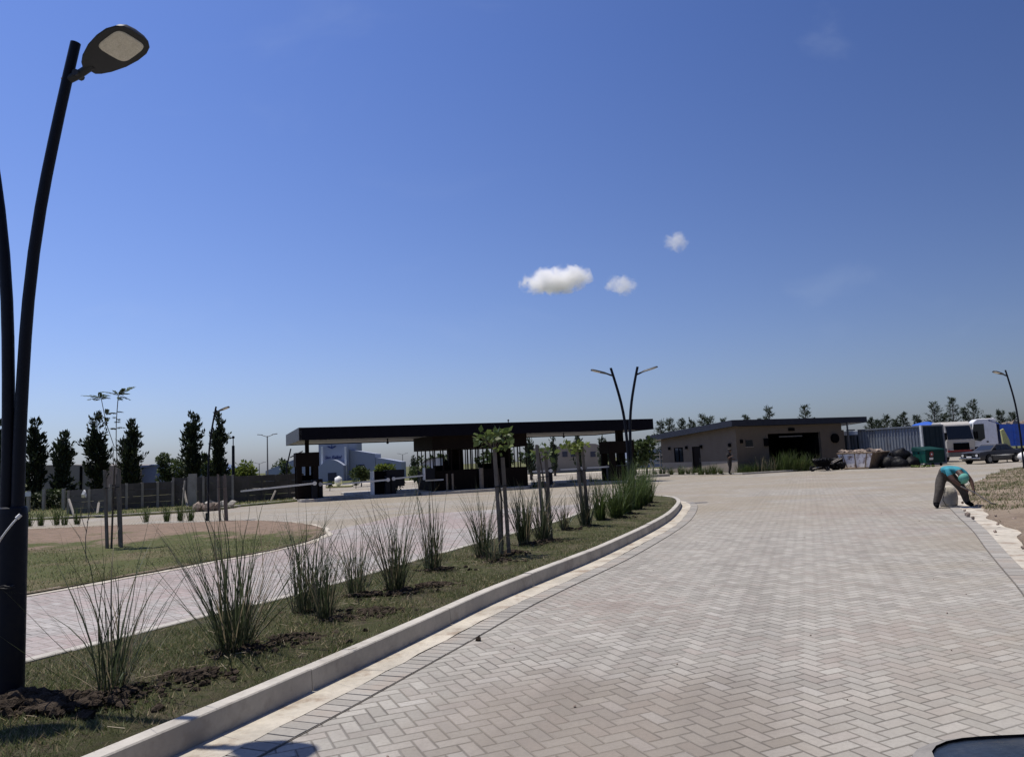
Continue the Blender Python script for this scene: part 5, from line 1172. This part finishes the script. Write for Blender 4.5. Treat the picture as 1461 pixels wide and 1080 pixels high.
# ------------------------------------------------------------------ vehicles
def wheel(r, x, y, rad, w, s_):
    t_ = MB().tube([(x, y - w / 2, rad), (x, y + w / 2, rad)], rad, 22).build('wheel', 'tyre', r, bevel=.015)
    MB().tube([(x, y + s_ * (w / 2 + .002), rad), (x, y + s_ * (w / 2 + .014), rad)], rad * .60, 16).build('rim', 'rim', t_)
    return t_
def sedan(label, loc, rz):
    r = thing('parked_car', label, 'car', loc, rz); Wd = .84
    # x forward; boxy three-box saloon
    def sec(x, zb, zt, w, crown=.04): return [(x, -w * .94, zb), (x, -w, zb + .12), (x, -w * 1.0, zt - .16), (x, -w * .93, zt - .02), (x, 0, zt + crown), (x, w * .93, zt - .02), (x, w, zt - .16), (x, w, zb + .12), (x, w * .94, zb)]
    MB().loft([sec(-2.28, .42, .86, .76), sec(-2.2, .30, .93, .80), sec(-1.3, .22, .95, Wd), sec(-.6, .20, .94, Wd), sec(.7, .20, .93, Wd), sec(1.3, .22, .92, Wd), sec(2.05, .26, .86, .81), sec(2.2, .34, .80, .78)]).build('body', 'sedan', r, smooth=True)
    lo = [(-1.55, .74), (1.02, .74)]; hi = [(-.95, .60), (.28, .60)]; z0, z1 = .90, 1.38
    B_ = [(-1.55, -.74), (1.02, -.74), (1.02, .74), (-1.55, .74)]; T_2 = [(-.95, -.60), (.28, -.60), (.28, .60), (-.95, .60)]
    MB().loft([[(x, y, z0) for x, y in B_], [(x * .98, y * .99, z1 - .05) for x, y in T_2], [(x * .9, y * .92, z1) for x, y in T_2]]).build('cabin', 'sedan', r, bevel=.02)
    def pane(i, j, a0, a1, b0, b1, name='window'):
        p0, p1 = Vector((*B_[i], z0)), Vector((*B_[j], z0)); q0, q1 = Vector((*T_2[i], z1 - .05)), Vector((*T_2[j], z1 - .05))
        def P(a, t): return p0.lerp(p1, a).lerp(q0.lerp(q1, a), t)
        v = [P(a0, b0), P(a1, b0), P(a1, b1), P(a0, b1)]; n = (v[1] - v[0]).cross(v[3] - v[0]).normalized(); n = n if n.dot(sum(v, Vector()) / 4 - Vector((0, 0, 1.1))) > 0 else -n
        MB().hexa([x + n * .004 for x in v] + [x + n * .012 for x in v]).build(name, 'glassb', r)
    pane(1, 2, .07, .93, .16, .90, 'windscreen'); pane(3, 0, .08, .92, .16, .90, 'rear_window')
    for (i, j) in ((0, 1), (2, 3)):
        if i == 0: pane(i, j, .13, .36, .16, .88); pane(i, j, .39, .60, .16, .88); pane(i, j, .62, .88, .16, .88)
        else: pane(i, j, .12, .38, .16, .88); pane(i, j, .40, .61, .16, .88); pane(i, j, .64, .87, .16, .88)
    for x in (-1.32, 1.36):
        for s_ in (-1, 1):
            MB().tube([(x, s_ * (Wd - .10), .33), (x, s_ * (Wd + .006), .33)], .37, 22).build('wheel_arch', 'black', r); wheel(r, x, s_ * (Wd - .05), .31, .17, s_)
    MB().bx(2.16, 2.235, -.70, .70, .50, .73).build('grille', 'black', r)
    for s_ in (-1, 1): MB().tube([(2.22, s_ * .56, .62), (2.26, s_ * .56, .62)], .095, 14).build('headlight', 'lampg', r)
    for s_ in (-1, 1): MB().bx(2.237, 2.25, s_ * .30 - .12, s_ * .30 + .12, .59, .65).build('grille_trim', 'chrome', r)
    MB().bx(2.20, 2.32, -.82, .82, .36, .47).build('bumper', 'chrome', r, bevel=.02); MB().bx(-2.36, -2.24, -.80, .80, .40, .52).build('bumper', 'chrome', r, bevel=.02)
    MB().bx(2.323, 2.335, -.2, .2, .46, .58).build('number_plate', 'plate', r)
    for s_ in (-1, 1): MB().bx(.72, .84, s_ * .86 - .07, s_ * .86 + .07, .96, 1.08).build('mirror', 'black', r); MB().bx(-1.5, 1.2, s_ * (Wd + .004) - .004, s_ * (Wd + .004) + .004, .56, .60).build('side_moulding', 'chrome', r)
    return r
p = at(1400, 663.5, 54.6); hd = R(200.4); f_ = Vector((math.cos(hd), math.sin(hd), 0)); l_ = Vector((-f_.y, f_.x, 0))
c = Vector((p.x, 54.6, 0)) - f_ * 2.25 - l_ * .84
sedan('old dark grey saloon with chrome grille, in front of the trucks', (c.x, c.y, 0), hd)
p = at(1425, 641, 60.); 
def truck_cab(label, loc, rz, m, w=1.2, L=1.9, h=3.2, extra=None):
    r = thing('truck', label, 'truck', loc, rz); zb = .95
    prof = [(0, zb), (L, zb - .25), (L + .10, 1.75), (L - .22, h - .25), (L - .50, h), (.12, h), (0, h - .12)]
    MB().prism([(x, z) for x, z in prof], -w, w, 'y').build('cab', m, r, bevel=.06)
    b = MB(); x0, z0, x1, z1 = L + .075, 1.86, L - .185, h - .38
    b.hexa([(x0, -w * .9, z0), (x0, w * .9, z0), (x0 + .03, w * .9, z0 + .01), (x0 + .03, -w * .9, z0 + .01), (x1, -w * .86, z1), (x1, w * .86, z1), (x1 + .035, w * .86, z1 + .012), (x1 + .035, -w * .86, z1 + .012)]); b.build('windscreen', 'glass', r)
    for s_ in (-1, 1):
        b = MB(); y = s_ * w; poly = [(L - .98, 1.85), (L - .62, 1.62), (L - .02, 1.80), (L - .24, h - .42), (L - .98, h - .42)]
        b.prism(poly, min(y, y + s_ * .014), max(y, y + s_ * .014), 'y'); b.build('window', 'glass', r)
        b = MB(); poly = [(L - 1.04, zb + .1), (L - .06, zb - .1), (L - .02, zb + .2), (L - 1.04, zb + .25)]; b.prism(poly, min(y, y + s_ * .02), max(y, y + s_ * .02), 'y'); b.build('sill_step', 'black', r)
        MB().bx(L - 1.2, L - 1.06, min(y, y + s_ * .02), max(y, y + s_ * .02), 1.5, 1.62).build('door_handle', 'black', r)
        MB().bx(L + .15, L + .30, s_ * (w + .12) - .06, s_ * (w + .12) + .06, 1.85, 2.45).build('mirror', 'black', r)
        MB().bx(L + .102, L + .125, s_ * w * .72 - .16, s_ * w * .72 + .16, .86, 1.04).build('headlight', 'lampg', r)
    MB().bx(L + .03, L + .14, -w * .55, w * .55, 1.0, 1.55).build('grille', 'black', r); MB().bx(L - .3, L + .16, -w, w, .42, .80).build('bumper', 'steelg', r, bevel=.03)
    MB().bx(-5., L - .3, -.45, .45, .62, .90).build('chassis', 'black', r)
    for x in (L - .75, -3.1, -4.3):
        for s_ in (-1, 1): wheel(r, x, s_ * (w - .18), .50, .30, s_)
    if extra: extra(r, w)
    return r
def tipper(r, w):
    b = MB(); b.loft([[(-4.9, -w * .92, 1.1), (-.25, -w * .92, 1.1), (-.25, w * .92, 1.1), (-4.9, w * .92, 1.1)], [(-5.1, -w, 2.75), (-.20, -w, 2.95), (-.20, w, 2.95), (-5.1, w, 2.75)]]); b.build('tipper_body', 'blue', r)
    for k in range(6): 
        x = -4.7 + k * .87
        for s_ in (-1, 1): MB().bx(x - .06, x + .06, min(s_ * w * .95, s_ * (w + .06)), max(s_ * w * .95, s_ * (w + .06)), 1.15, 2.75).build('rib', 'blue', r)
    b = MB(); b.hexa([(-.2, -w, 2.95), (.55, -w, 3.25), (.55, w, 3.25), (-.2, w, 2.95), (-.2, -w, 3.03), (.55, -w, 3.42), (.55, w, 3.42), (-.2, w, 3.03)]); b.build('cab_guard', 'blue', r)
    MB().bx(-4.9, -.2, -w - .02, -w + .02, 1.45, 1.53).build('rail', 'whitem', r)
    b = MB()
    for i in range(22): b.lump((rnd.uniform(-4.7, -.6), rnd.uniform(-.9, .9), 2.75 + rnd.uniform(0, .18)), rnd.uniform(.2, .4), 330 + i, .35)
    b.build('earth_load', 'dirt', r)
p = at(1386, 640, 64.); hd = R(158); f_ = Vector((math.cos(hd), math.sin(hd), 0)); l_ = Vector((-f_.y, f_.x, 0)); HB = at(1402, 597.5, 64.).z
c = Vector((p.x, 64., 0)) - f_ * 2.0 - l_ * 1.2
truck_cab('white tipper truck seen side on with a blue load body', (c.x, c.y, 0), hd, 'whitem', 1.2, 1.9, HB, tipper)
def mixer(r, w):
    b = MB(); b.loft([[(x, rr * math.cos(a), 2.45 + .12 * x * 0 + rr * math.sin(a) - (x + 2.4) * .10) for a in [2 * math.pi * k / 18 for k in range(18)]] for x, rr in ((-4.9, .45), (-4.2, .85), (-2.6, 1.12), (-1.4, .95), (-.5, .45))]); b.build('mixer_drum', 'blue', r, smooth=True)
    MB().bx(-.35, -.15, -w, w, .9, 2.6).build('headboard', 'steelg', r)
    MB().bx(1.93, 2.03, -w * .98, w * .98, .82, .98).build('red_stripe', 'red', r)
p = at(1371, 645, 63.5); hd = R(-88); f_ = Vector((math.cos(hd), math.sin(hd), 0)); HA = at(1372, 601.0, 63.5).z
c = Vector((p.x, 63.5, 0)) - f_ * 2.0
truck_cab('cream truck facing the camera behind the container doors', (c.x + .1, c.y, 0), hd, 'cream', 1.2, 1.9, HA, mixer)
p = at(1432, 640, 57.8); b = MB(); b.loft([[(-.25, -.15, 0), (.25, -.15, 0), (.25, .15, 0), (-.25, .15, 0)], [(-.3, -.1, .7), (.2, -.1, .75), (.2, .1, .7), (-.3, .1, .7)], [(-.36, -.06, 1.5), (-.12, -.06, 1.6), (-.12, .06, 1.6), (-.36, .06, 1.5)]])
o = b.build('yellow_cover', 'yellow', bevel=.03); o.location = (p.x, 57.4, .9); 
r = thing('marker_post', 'post hung with a pale yellow cloth behind the old saloon', 'post', (p.x, 57.4, 0)); o.parent = r; o.location = (0, 0, .9); MB().tube([(-.1, 0, 0), (-.1, 0, .95)], .04, 6).build('post', 'steelg', r)
p = at(1459, 657, 55.); b = MB(); b.lump((0, 0, .4), .55, 6, .15, sq=(1, 1, .8)); o = b.build('white_sack', 'white', smooth='all'); o.location = (p.x + .25, 55., -.05); tag(o, 'white bulk sack at the right edge behind the saloon boot', 'sack')

# car beside the camera: its bonnet corner reaches into the picture
r = thing('bonnet_car', 'dark blue car whose dusty bonnet corner shows at the lower right', 'car', (1.70, 2.14, 0), R(90)); Wn = .88
def rr(x0, x1, w, rad, z, zf=None, n=7):
    out = []
    for cx, cy, a0 in ((x1 - rad, w - rad, 0), (x0 + rad, w - rad, 90), (x0 + rad, -w + rad, 180), (x1 - rad, -w + rad, 270)):
        for k in range(n):
            a = R(a0 + 90 * k / (n - 1)); px_ = cx + rad * math.cos(a); py_ = cy + rad * math.sin(a); out.append((px_, py_, (z + (zf(px_) if zf else 0))))
    return out
hz = lambda x: .0 if x > -.1 else .10 * min(1, (-x - .1) / 1.0)
MB().loft([rr(-4.25, -.04, Wn - .06, .22, .20), rr(-4.3, 0, Wn, .26, .42), rr(-4.3, 0, Wn, .26, .66), rr(-4.26, -.02, Wn - .03, .26, .84, hz), rr(-4.20, -.06, Wn - .07, .25, .905, hz)]).build('body', 'carblue', r, smooth=True)
MB().loft([rr(-4.20, -.062, Wn - .072, .25, .90, hz), rr(-4.16, -.075, Wn - .085, .24, .935, hz), rr(-4.10, -.115, Wn - .12, .22, .950, hz)], cap=False).build('dusty_edge', 'dusty', r, smooth=True)
MB().loft([rr(-1.35, -.118, Wn - .123, .2, .943, hz), rr(-1.33, -.20, Wn - .20, .18, .955, hz), rr(-1.2, -.45, Wn - .42, .14, .975, hz)]).build('bonnet', 'carblue', r, smooth=True)
MB().loft([[(x, y, 1.0) for x, y in ((-4.0, -.80), (-1.15, -.80), (-1.15, .80), (-4.0, .80))], [(x, y, 1.46) for x, y in ((-3.4, -.62), (-1.95, -.62), (-1.95, .62), (-3.4, .62))]]).build('cabin', 'carblue', r, bevel=.04)
MB().hexa([(-1.13, -.7, 1.03), (-1.13, .7, 1.03), (-1.12, .7, 1.045), (-1.12, -.7, 1.045), (-1.86, -.55, 1.42), (-1.86, .55, 1.42), (-1.85, .55, 1.435), (-1.85, -.55, 1.435)]).build('windscreen', 'glass', r)
for x in (-.85, -3.4):
    for s_ in (-1, 1): wheel(r, x, s_ * (Wn - .09), .31, .20, s_)
for s_ in (-1, 1): MB().loft([[(-.10, s_ * .62 + a * .15, .62 + c_ * .07) for a, c_ in ((-1, -1), (1, -1), (1, 1), (-1, 1))], [(.012, s_ * .60 + a * .13, .62 + c_ * .06) for a, c_ in ((-1, -1), (1, -1), (1, 1), (-1, 1))]]).build('headlight', 'lampg', r)

# ------------------------------------------------------------------ people
def skin_body(name, J, E, mats, tags, parent=None, sub=2):
    """J: joint -> (pos, radius[, radius2]); E: (joint, joint, material index)"""
    keys = list(J); idx = {k: i for i, k in enumerate(keys)}
    me = bpy.data.meshes.new(name + '_sk'); me.from_pydata([J[k][0] for k in keys], [(idx[a], idx[b]) for a, b, _ in E], [])
    o = bpy.data.objects.new(name + '_sk', me); COL.objects.link(o)
    sm = o.modifiers.new('s', 'SKIN'); sm.use_smooth_shade = True; sm.branch_smoothing = .3
    for i, k in enumerate(keys):
        rr_ = J[k][1]; o.data.skin_vertices[0].data[i].radius = rr_ if isinstance(rr_, tuple) else (rr_, rr_)
    o.data.skin_vertices[0].data[0].use_root = True
    ss = o.modifiers.new('d', 'SUBSURF'); ss.levels = sub; ss.render_levels = sub
    bpy.context.view_layer.update()
    m2 = bpy.data.meshes.new_from_object(o.evaluated_get(bpy.context.evaluated_depsgraph_get())); bpy.data.objects.remove(o); m2.name = name
    m2.materials.clear()
    for m in mats: m2.materials.append(M[m])
    segs = [(Vector(J[a][0]), Vector(J[b][0]), mi) for a, b, mi in E]
    for f in m2.polygons:
        c = f.center; best = (9, 0)
        for a, b_, mi in segs:
            d = b_ - a; t = max(0, min(1, (c - a).dot(d) / max(d.length_squared, 1e-9))); q_ = (c - (a + d * t)).length
            if q_ < best[0]: best = (q_, mi)
        f.material_index = best[1]; f.use_smooth = True
    ob = bpy.data.objects.new(name, m2); COL.objects.link(ob)
    if parent: ob.parent = parent
    return ob
def hand(J, E, pre, wrist, d, side, mi, curl):
    """palm and five fingers grown from the wrist; d points along the hand, side towards the thumb"""
    d = Vector(d).normalized(); s_ = Vector(side); s_ = (s_ - d * s_.dot(d)).normalized(); n = d.cross(s_); w = Vector(J[wrist][0])
    J[pre + 'palm'] = (tuple(w + d * .06), (.030, .022)); E.append((wrist, pre + 'palm', mi))
    for k, (off, L) in enumerate(((.030, .070), (.010, .082), (-.010, .076), (-.030, .060))):
        p0 = w + d * .085 + s_ * off; p1 = p0 + d * L * .45 + n * curl * .25 * L; p2 = p1 + d * L * .25 + n * curl * .6 * L
        J[pre + 'a%d' % k] = (tuple(p0), .010); J[pre + 'b%d' % k] = (tuple(p1), .0095); J[pre + 'c%d' % k] = (tuple(p2), .008)
        E += [(pre + 'palm', pre + 'a%d' % k, mi), (pre + 'a%d' % k, pre + 'b%d' % k, mi), (pre + 'b%d' % k, pre + 'c%d' % k, mi)]
    t0 = w + d * .035 + s_ * .035; t1 = t0 + d * .03 + s_ * .025 + n * curl * .015; t2 = t1 + d * .028 + n * curl * .02
    J[pre + 't0'] = (tuple(t0), .012); J[pre + 't1'] = (tuple(t1), .010); J[pre + 't2'] = (tuple(t2), .008); E += [(wrist, pre + 't0', mi), (pre + 't0', pre + 't1', mi), (pre + 't1', pre + 't2', mi)]
# bending worker, facing the camera, legs wide apart
J = {'pel': ((-.02, .16, .84), (.15, .12)), 'sp1': ((-.01, .05, 1.00), (.19, .15)), 'ch': ((.02, -.16, 1.01), (.215, .165)), 'nk': ((.06, -.33, .93), .070), 'hd0': ((.08, -.40, .86), .078), 'hd1': ((.09, -.46, .78), (.085, .098)), 'hd2': ((.09, -.50, .71), (.07, .08)),
     'hl': ((-.16, .13, .78), .145), 'kl': ((-.28, .02, .44), .115), 'al': ((-.40, .04, .10), .080), 'tl': ((-.45, -.12, .04), .045),
     'hr': ((.14, .13, .78), .145), 'kr': ((.31, -.02, .45), .115), 'ar': ((.42, .05, .10), .080), 'tr': ((.50, -.10, .04), .045),
     'sl': ((-.15, -.22, .97), .072), 'el': ((-.10, -.36, .70), .054), 'wl': ((.09, -.42, .52), .038), 'sr': ((.22, -.22, .95), .088), 'er': ((.36, -.34, .68), .054), 'wr': ((.34, -.43, .46), .034),
     'ml': ((-.14, -.28, .83), .075), 'mr': ((.29, -.28, .81), .075)}
E = [('pel', 'sp1', 1), ('sp1', 'ch', 0), ('ch', 'nk', 0), ('nk', 'hd0', 2), ('hd0', 'hd1', 2), ('hd1', 'hd2', 2), ('pel', 'hl', 1), ('hl', 'kl', 1), ('kl', 'al', 1), ('al', 'tl', 3), ('pel', 'hr', 1), ('hr', 'kr', 1), ('kr', 'ar', 1), ('ar', 'tr', 3),
     ('ch', 'sl', 0), ('sl', 'ml', 0), ('ml', 'el', 2), ('el', 'wl', 2), ('ch', 'sr', 0), ('sr', 'mr', 0), ('mr', 'er', 2), ('er', 'wr', 2)]
hand(J, E, 'L', 'wl', (.75, -.2, -.6), (.3, -.9, .3), 2, 1.); hand(J, E, 'R', 'wr', (.1, -.2, -1), (-.6, -.7, 0), 2, 1.)
p = g(1363, 725)
def person(label, loc, J, E, mats, rz=0., scale=1.):
    r = thing('person', label, 'person', loc, rz); r.scale = (scale,) * 3; skin_body('body', J, E, mats, None, r); return r
wk = person('worker in a teal shirt and green cap bending over at the road edge', (11.27, 19.95, .0), J, E, ['shirt', 'jean', 'skin', 'black'])
def dome(c, axis, rx, n=14, m=6, open_=.55):
    c = Vector(c); ax = Vector(axis).normalized(); a = ax.orthogonal().normalized(); b_ = ax.cross(a); secs = []
    for k in range(m + 1):
        th = math.pi * open_ * (1 - k / m) + .02; secs.append([tuple(c + ax * rx * math.cos(th) + (a * math.cos(2 * math.pi * q_ / n) + b_ * math.sin(2 * math.pi * q_ / n)) * rx * math.sin(th)) for q_ in range(n)])
    return secs
cp = MB().loft(dome((.09, -.475, .775), (.02, -.62, -.45), .128)).build('cap', 'cap', wk, smooth=True)
MB().loft([[(.09 + x * .09, -.50 + y * .0 + zz * 0, .66 + zz) for x, y, zz in ((-1, 0, 0), (1, 0, 0), (1, 0, .012), (-1, 0, .012))], [(.09 + x * .06, -.43, .62 + zz) for x, zz in ((-1, 0), (1, 0), (1, .012), (-1, .012))]]).build('visor', 'cap', cp)
b = MB(); b.lump((.09, -.37, .70), .022, 3, .1, sq=(.8, 1.2, 1)); b.build('nose', 'skin', wk)
for s_ in (-1, 1): MB().lump((.09 + s_ * .095, -.43, .80), .028, 4, .1, sq=(.5, .8, 1.2)).build('ear', 'skin', wk)
# shovel held by the worker
r = thing('shovel', 'long-handled shovel held low by the bending worker', 'shovel', (11.27, 19.95, 0))
MB().tube([(.02, -.45, .56), (.30, -.50, .40), (.72, -.50, .10)], .017, 8).build('handle', 'post', r); MB().loft([[(.70, -.58, .10), (.70, -.42, .10), (.70, -.42, .12), (.70, -.58, .12)], [(.90, -.62, .05), (.90, -.38, .05), (.90, -.38, .065), (.90, -.62, .065)], [(1.02, -.54, .05), (1.02, -.46, .05), (1.02, -.46, .06), (1.02, -.54, .06)]]).build('blade', 'steelg', r)
# big pale sack standing behind his legs
r = thing('building_sack', 'large round pale sack standing between the legs of the bending worker', 'sack', (11.40, 20.35, 0), .2)
def sec_(z, a, c_): return [(a * math.cos(2 * math.pi * k / 20) * (1 + .05 * math.sin(5 * k)), c_ * math.sin(2 * math.pi * k / 20), z + .02 * math.sin(3 * k + z * 9)) for k in range(20)]
MB().loft([sec_(.0, .20, .13), sec_(.06, .24, .16), sec_(.22, .27, .17), sec_(.36, .26, .16), sec_(.47, .21, .11), sec_(.53, .18, .05)]).build('bag', 'sack', r, smooth='all'); MB().tube([(-.14, -.12, .5), (-.26, -.20, .38), (-.33, -.2, .2), (-.24, -.19, .05)], .010, 6).build('seam', 'hose', r)
# standing person by the gatehouse corner, facing right with one forearm raised
J = {'pel': ((0, 0, .96), (.13, .16)), 'sp1': ((-.01, 0, 1.15), (.12, .16)), 'ch': ((.0, 0, 1.36), (.125, .18)), 'nk': ((.04, 0, 1.53), .058), 'hd0': ((.06, 0, 1.60), .075), 'hd1': ((.075, 0, 1.68), (.095, .08)), 'hd2': ((.06, 0, 1.75), (.08, .07)), 'ns': ((.175, 0, 1.655), .016),
     'hl': ((0, -.10, .90), .10), 'kl': ((.05, -.11, .50), .07), 'al': ((-.02, -.12, .09), .05), 'tl': ((.15, -.13, .04), .04), 'hr': ((0, .10, .90), .10), 'kr': ((-.02, .11, .50), .07), 'ar': ((-.12, .12, .09), .05), 'tr': ((.06, .13, .04), .04),
     'sl': ((-.01, -.20, 1.43), .068), 'el': ((.02, -.25, 1.14), .046), 'wl': ((.24, -.20, 1.26), .032), 'sr': ((-.01, .20, 1.43), .068), 'er': ((-.05, .25, 1.14), .046), 'wr': ((.14, .20, 1.05), .032), 'ml': ((0, -.23, 1.28), .058), 'mr': ((-.03, .23, 1.28), .058)}
E = [('pel', 'sp1', 0), ('sp1', 'ch', 0), ('ch', 'nk', 0), ('nk', 'hd0', 2), ('hd0', 'hd1', 2), ('hd1', 'hd2', 2), ('hd1', 'ns', 2), ('pel', 'hl', 1), ('hl', 'kl', 1), ('kl', 'al', 1), ('al', 'tl', 3), ('pel', 'hr', 1), ('hr', 'kr', 1), ('kr', 'ar', 1), ('ar', 'tr', 3),
     ('ch', 'sl', 0), ('sl', 'ml', 0), ('ml', 'el', 0), ('el', 'wl', 2), ('ch', 'sr', 0), ('sr', 'mr', 0), ('mr', 'er', 0), ('er', 'wr', 2)]
hand(J, E, 'L', 'wl', (.9, .1, .3), (0, .4, 1), 2, 1.); hand(J, E, 'R', 'wr', (.9, -.1, .1), (0, -.4, 1), 2, 1.)
p = at(1042, 674, 56.8)
sp = person('person in dark clothes and a hat standing by the gatehouse corner', (p.x, 56.8, .02), J, E, ['darkcloth', 'darkcloth', 'skin', 'black'], R(-42), 1.06)
sp.scale = (1.3, 1.3, 1.05)
ht = MB().loft(dome((.06, 0, 1.70), (-.1, 0, 1), .115)).build('hat', 'darkcloth', sp, smooth=True); MB().tube([(.06, 0, 1.715), (.06, 0, 1.73)], .17, 16).build('brim', 'darkcloth', ht)

# ------------------------------------------------------------------ clouds
def cloud(px, py, wpx, hpx, label, seed, Y=1500., dens=.05, th=.0, rot=0.):
    p = at(px, py, Y); sx = wpx / F * Y / 2; sz = hpx / F * Y / 2
    t = NT('cloud_vapour'); t.n.remove(t.p); o = t.obj()
    ln = t.new('ShaderNodeVectorMath', operation='LENGTH'); t.l.new(o, ln.inputs[0])
    mp = t.new('ShaderNodeMapping'); t.l.new(o, mp.inputs[0]); mp.inputs['Location'].default_value = (seed * 3.1, seed * 1.7, 0); mp.inputs['Scale'].default_value = (1.5 * sx / sz * .55, 1.2, 1.)
    n = t.noise(mp.outputs[0], 1.5, 9, .68, .5)
    f = t.math('SUBTRACT', t.math('ADD', t.math('MULTIPLY', t.math('SUBTRACT', n, .5), 2.1), .5 + th), t.math('MULTIPLY', t.math('POWER', ln.outputs['Value'], 2.), .62))
    d = t.math('MULTIPLY', t.ramp(f, .14, .60), dens)
    v = t.new('ShaderNodeVolumePrincipled'); v.inputs['Color'].default_value = (1, 1, 1, 1); v.inputs['Anisotropy'].default_value = .15; t.l.new(d, v.inputs['Density'])
    t.l.new(v.outputs[0], t.n['Material Output'].inputs['Volume'])
    bm = bmesh.new(); bmesh.ops.create_icosphere(bm, subdivisions=3, radius=1.); me = bpy.data.meshes.new('cloud'); bm.to_mesh(me); bm.free(); me.materials.append(t.m)
    ob = bpy.data.objects.new('cloud', me); COL.objects.link(ob); ob.location = p; ob.scale = (sx, sz * 1.6, sz); ob.rotation_euler = (0, rot, 0); tag(ob, label, 'cloud')
cloud(794, 400, 118, 46, 'largest small white puffy cloud, above the canopy', 1, dens=.10, th=.12, rot=R(-4))
cloud(887, 407, 58, 34, 'faint small cloud just right of the largest one', 2, dens=.035, th=.06, rot=R(12))
cloud(965, 345, 44, 36, 'faintest cloud wisp, highest of the three', 4, dens=.026, th=.05, rot=R(30))
sc.cycles.volume_bounces = 8; sc.cycles.volume_max_steps = 256

# ------------------------------------------------------------------ light
EL = R(73.5); AZ = math.radians(-67)            # azimuth from +Y towards +X
sd_ = Vector((math.cos(EL) * math.sin(AZ), math.cos(EL) * math.cos(AZ), math.sin(EL)))
su = bpy.data.lights.new('sun', 'SUN'); su.energy = 5.0; su.angle = R(.53); su.color = (1., .935, .835)
so = bpy.data.objects.new('sun', su); COL.objects.link(so); so.rotation_euler = sd_.to_track_quat('Z', 'Y').to_euler(); so.location = (0, 0, 60)
wd_ = bpy.data.worlds.new('World'); sc.world = wd_; wd_.use_nodes = True; nt = wd_.node_tree; bg = nt.nodes['Background']
sky = nt.nodes.new('ShaderNodeTexSky'); sky.sky_type = 'NISHITA'; sky.sun_disc = False; sky.sun_elevation = EL; sky.sun_rotation = AZ
sky.altitude = 20; sky.air_density = 1.0; sky.dust_density = 1.2; sky.ozone_density = 2.2

def wn(typ, **kw):
    n = nt.nodes.new(typ)
    for k, v in kw.items(): setattr(n, k, v)
    return n
tc_ = wn('ShaderNodeTexCoord'); sx_ = wn('ShaderNodeSeparateXYZ'); nt.links.new(tc_.outputs['Generated'], sx_.inputs[0])
el_ = wn('ShaderNodeMapRange'); el_.inputs[1].default_value = 0.; el_.inputs[2].default_value = .5; nt.links.new(sx_.outputs[2], el_.inputs[0])
ti_ = wn('ShaderNodeMix', data_type='RGBA'); nt.links.new(el_.outputs[0], ti_.inputs[0]); ti_.inputs[6].default_value = (.97, .99, 1.27, 1); ti_.inputs[7].default_value = (.69, .855, 1.36, 1)
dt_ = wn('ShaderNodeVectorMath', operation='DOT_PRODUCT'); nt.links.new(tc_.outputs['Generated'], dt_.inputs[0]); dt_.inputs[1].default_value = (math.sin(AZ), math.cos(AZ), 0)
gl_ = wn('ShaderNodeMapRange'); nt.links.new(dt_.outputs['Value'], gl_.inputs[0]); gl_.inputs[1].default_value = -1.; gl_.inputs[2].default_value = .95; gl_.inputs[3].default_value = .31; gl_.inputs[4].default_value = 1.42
lo_ = wn('ShaderNodeMapRange', interpolation_type='SMOOTHSTEP'); nt.links.new(sx_.outputs[2], lo_.inputs[0]); lo_.inputs[1].default_value = 0.; lo_.inputs[2].default_value = .14
t2_ = wn('ShaderNodeMix', data_type='RGBA'); nt.links.new(lo_.outputs[0], t2_.inputs[0]); t2_.inputs[6].default_value = (.86, .94, 1.27, 1); nt.links.new(ti_.outputs[2], t2_.inputs[7])
m1_ = wn('ShaderNodeMix', data_type='RGBA', blend_type='MULTIPLY'); m1_.inputs[0].default_value = 1.; nt.links.new(sky.outputs[0], m1_.inputs[6]); nt.links.new(t2_.outputs[2], m1_.inputs[7])
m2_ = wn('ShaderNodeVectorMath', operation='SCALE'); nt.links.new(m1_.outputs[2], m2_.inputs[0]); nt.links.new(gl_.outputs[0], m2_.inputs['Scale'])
# thin cirrus streaks
mp_ = wn('ShaderNodeMapping'); nt.links.new(tc_.outputs['Generated'], mp_.inputs[0]); mp_.inputs['Rotation'].default_value = (.3, .5, .4); mp_.inputs['Scale'].default_value = (1.2, 5., 3.)
no_ = wn('ShaderNodeTexNoise'); nt.links.new(mp_.outputs[0], no_.inputs[0]); no_.inputs['Scale'].default_value = 2.2; no_.inputs['Detail'].default_value = 7; no_.inputs['Distortion'].default_value = .8
nr_ = wn('ShaderNodeMapRange', interpolation_type='SMOOTHSTEP'); nt.links.new(no_.outputs[0], nr_.inputs[0]); nr_.inputs[1].default_value = .56; nr_.inputs[2].default_value = .85; nr_.inputs[4].default_value = .10
m3_ = wn('ShaderNodeMix', data_type='RGBA'); nt.links.new(nr_.outputs[0], m3_.inputs[0]); nt.links.new(m2_.outputs[0], m3_.inputs[6]); m3_.inputs[7].default_value = (7., 8., 9.5, 1)
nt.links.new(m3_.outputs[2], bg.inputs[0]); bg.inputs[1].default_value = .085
sc.view_settings.view_transform = 'Standard'; sc.view_settings.look = 'None'; sc.view_settings.exposure = 0.; sc.view_settings.gamma = 1.
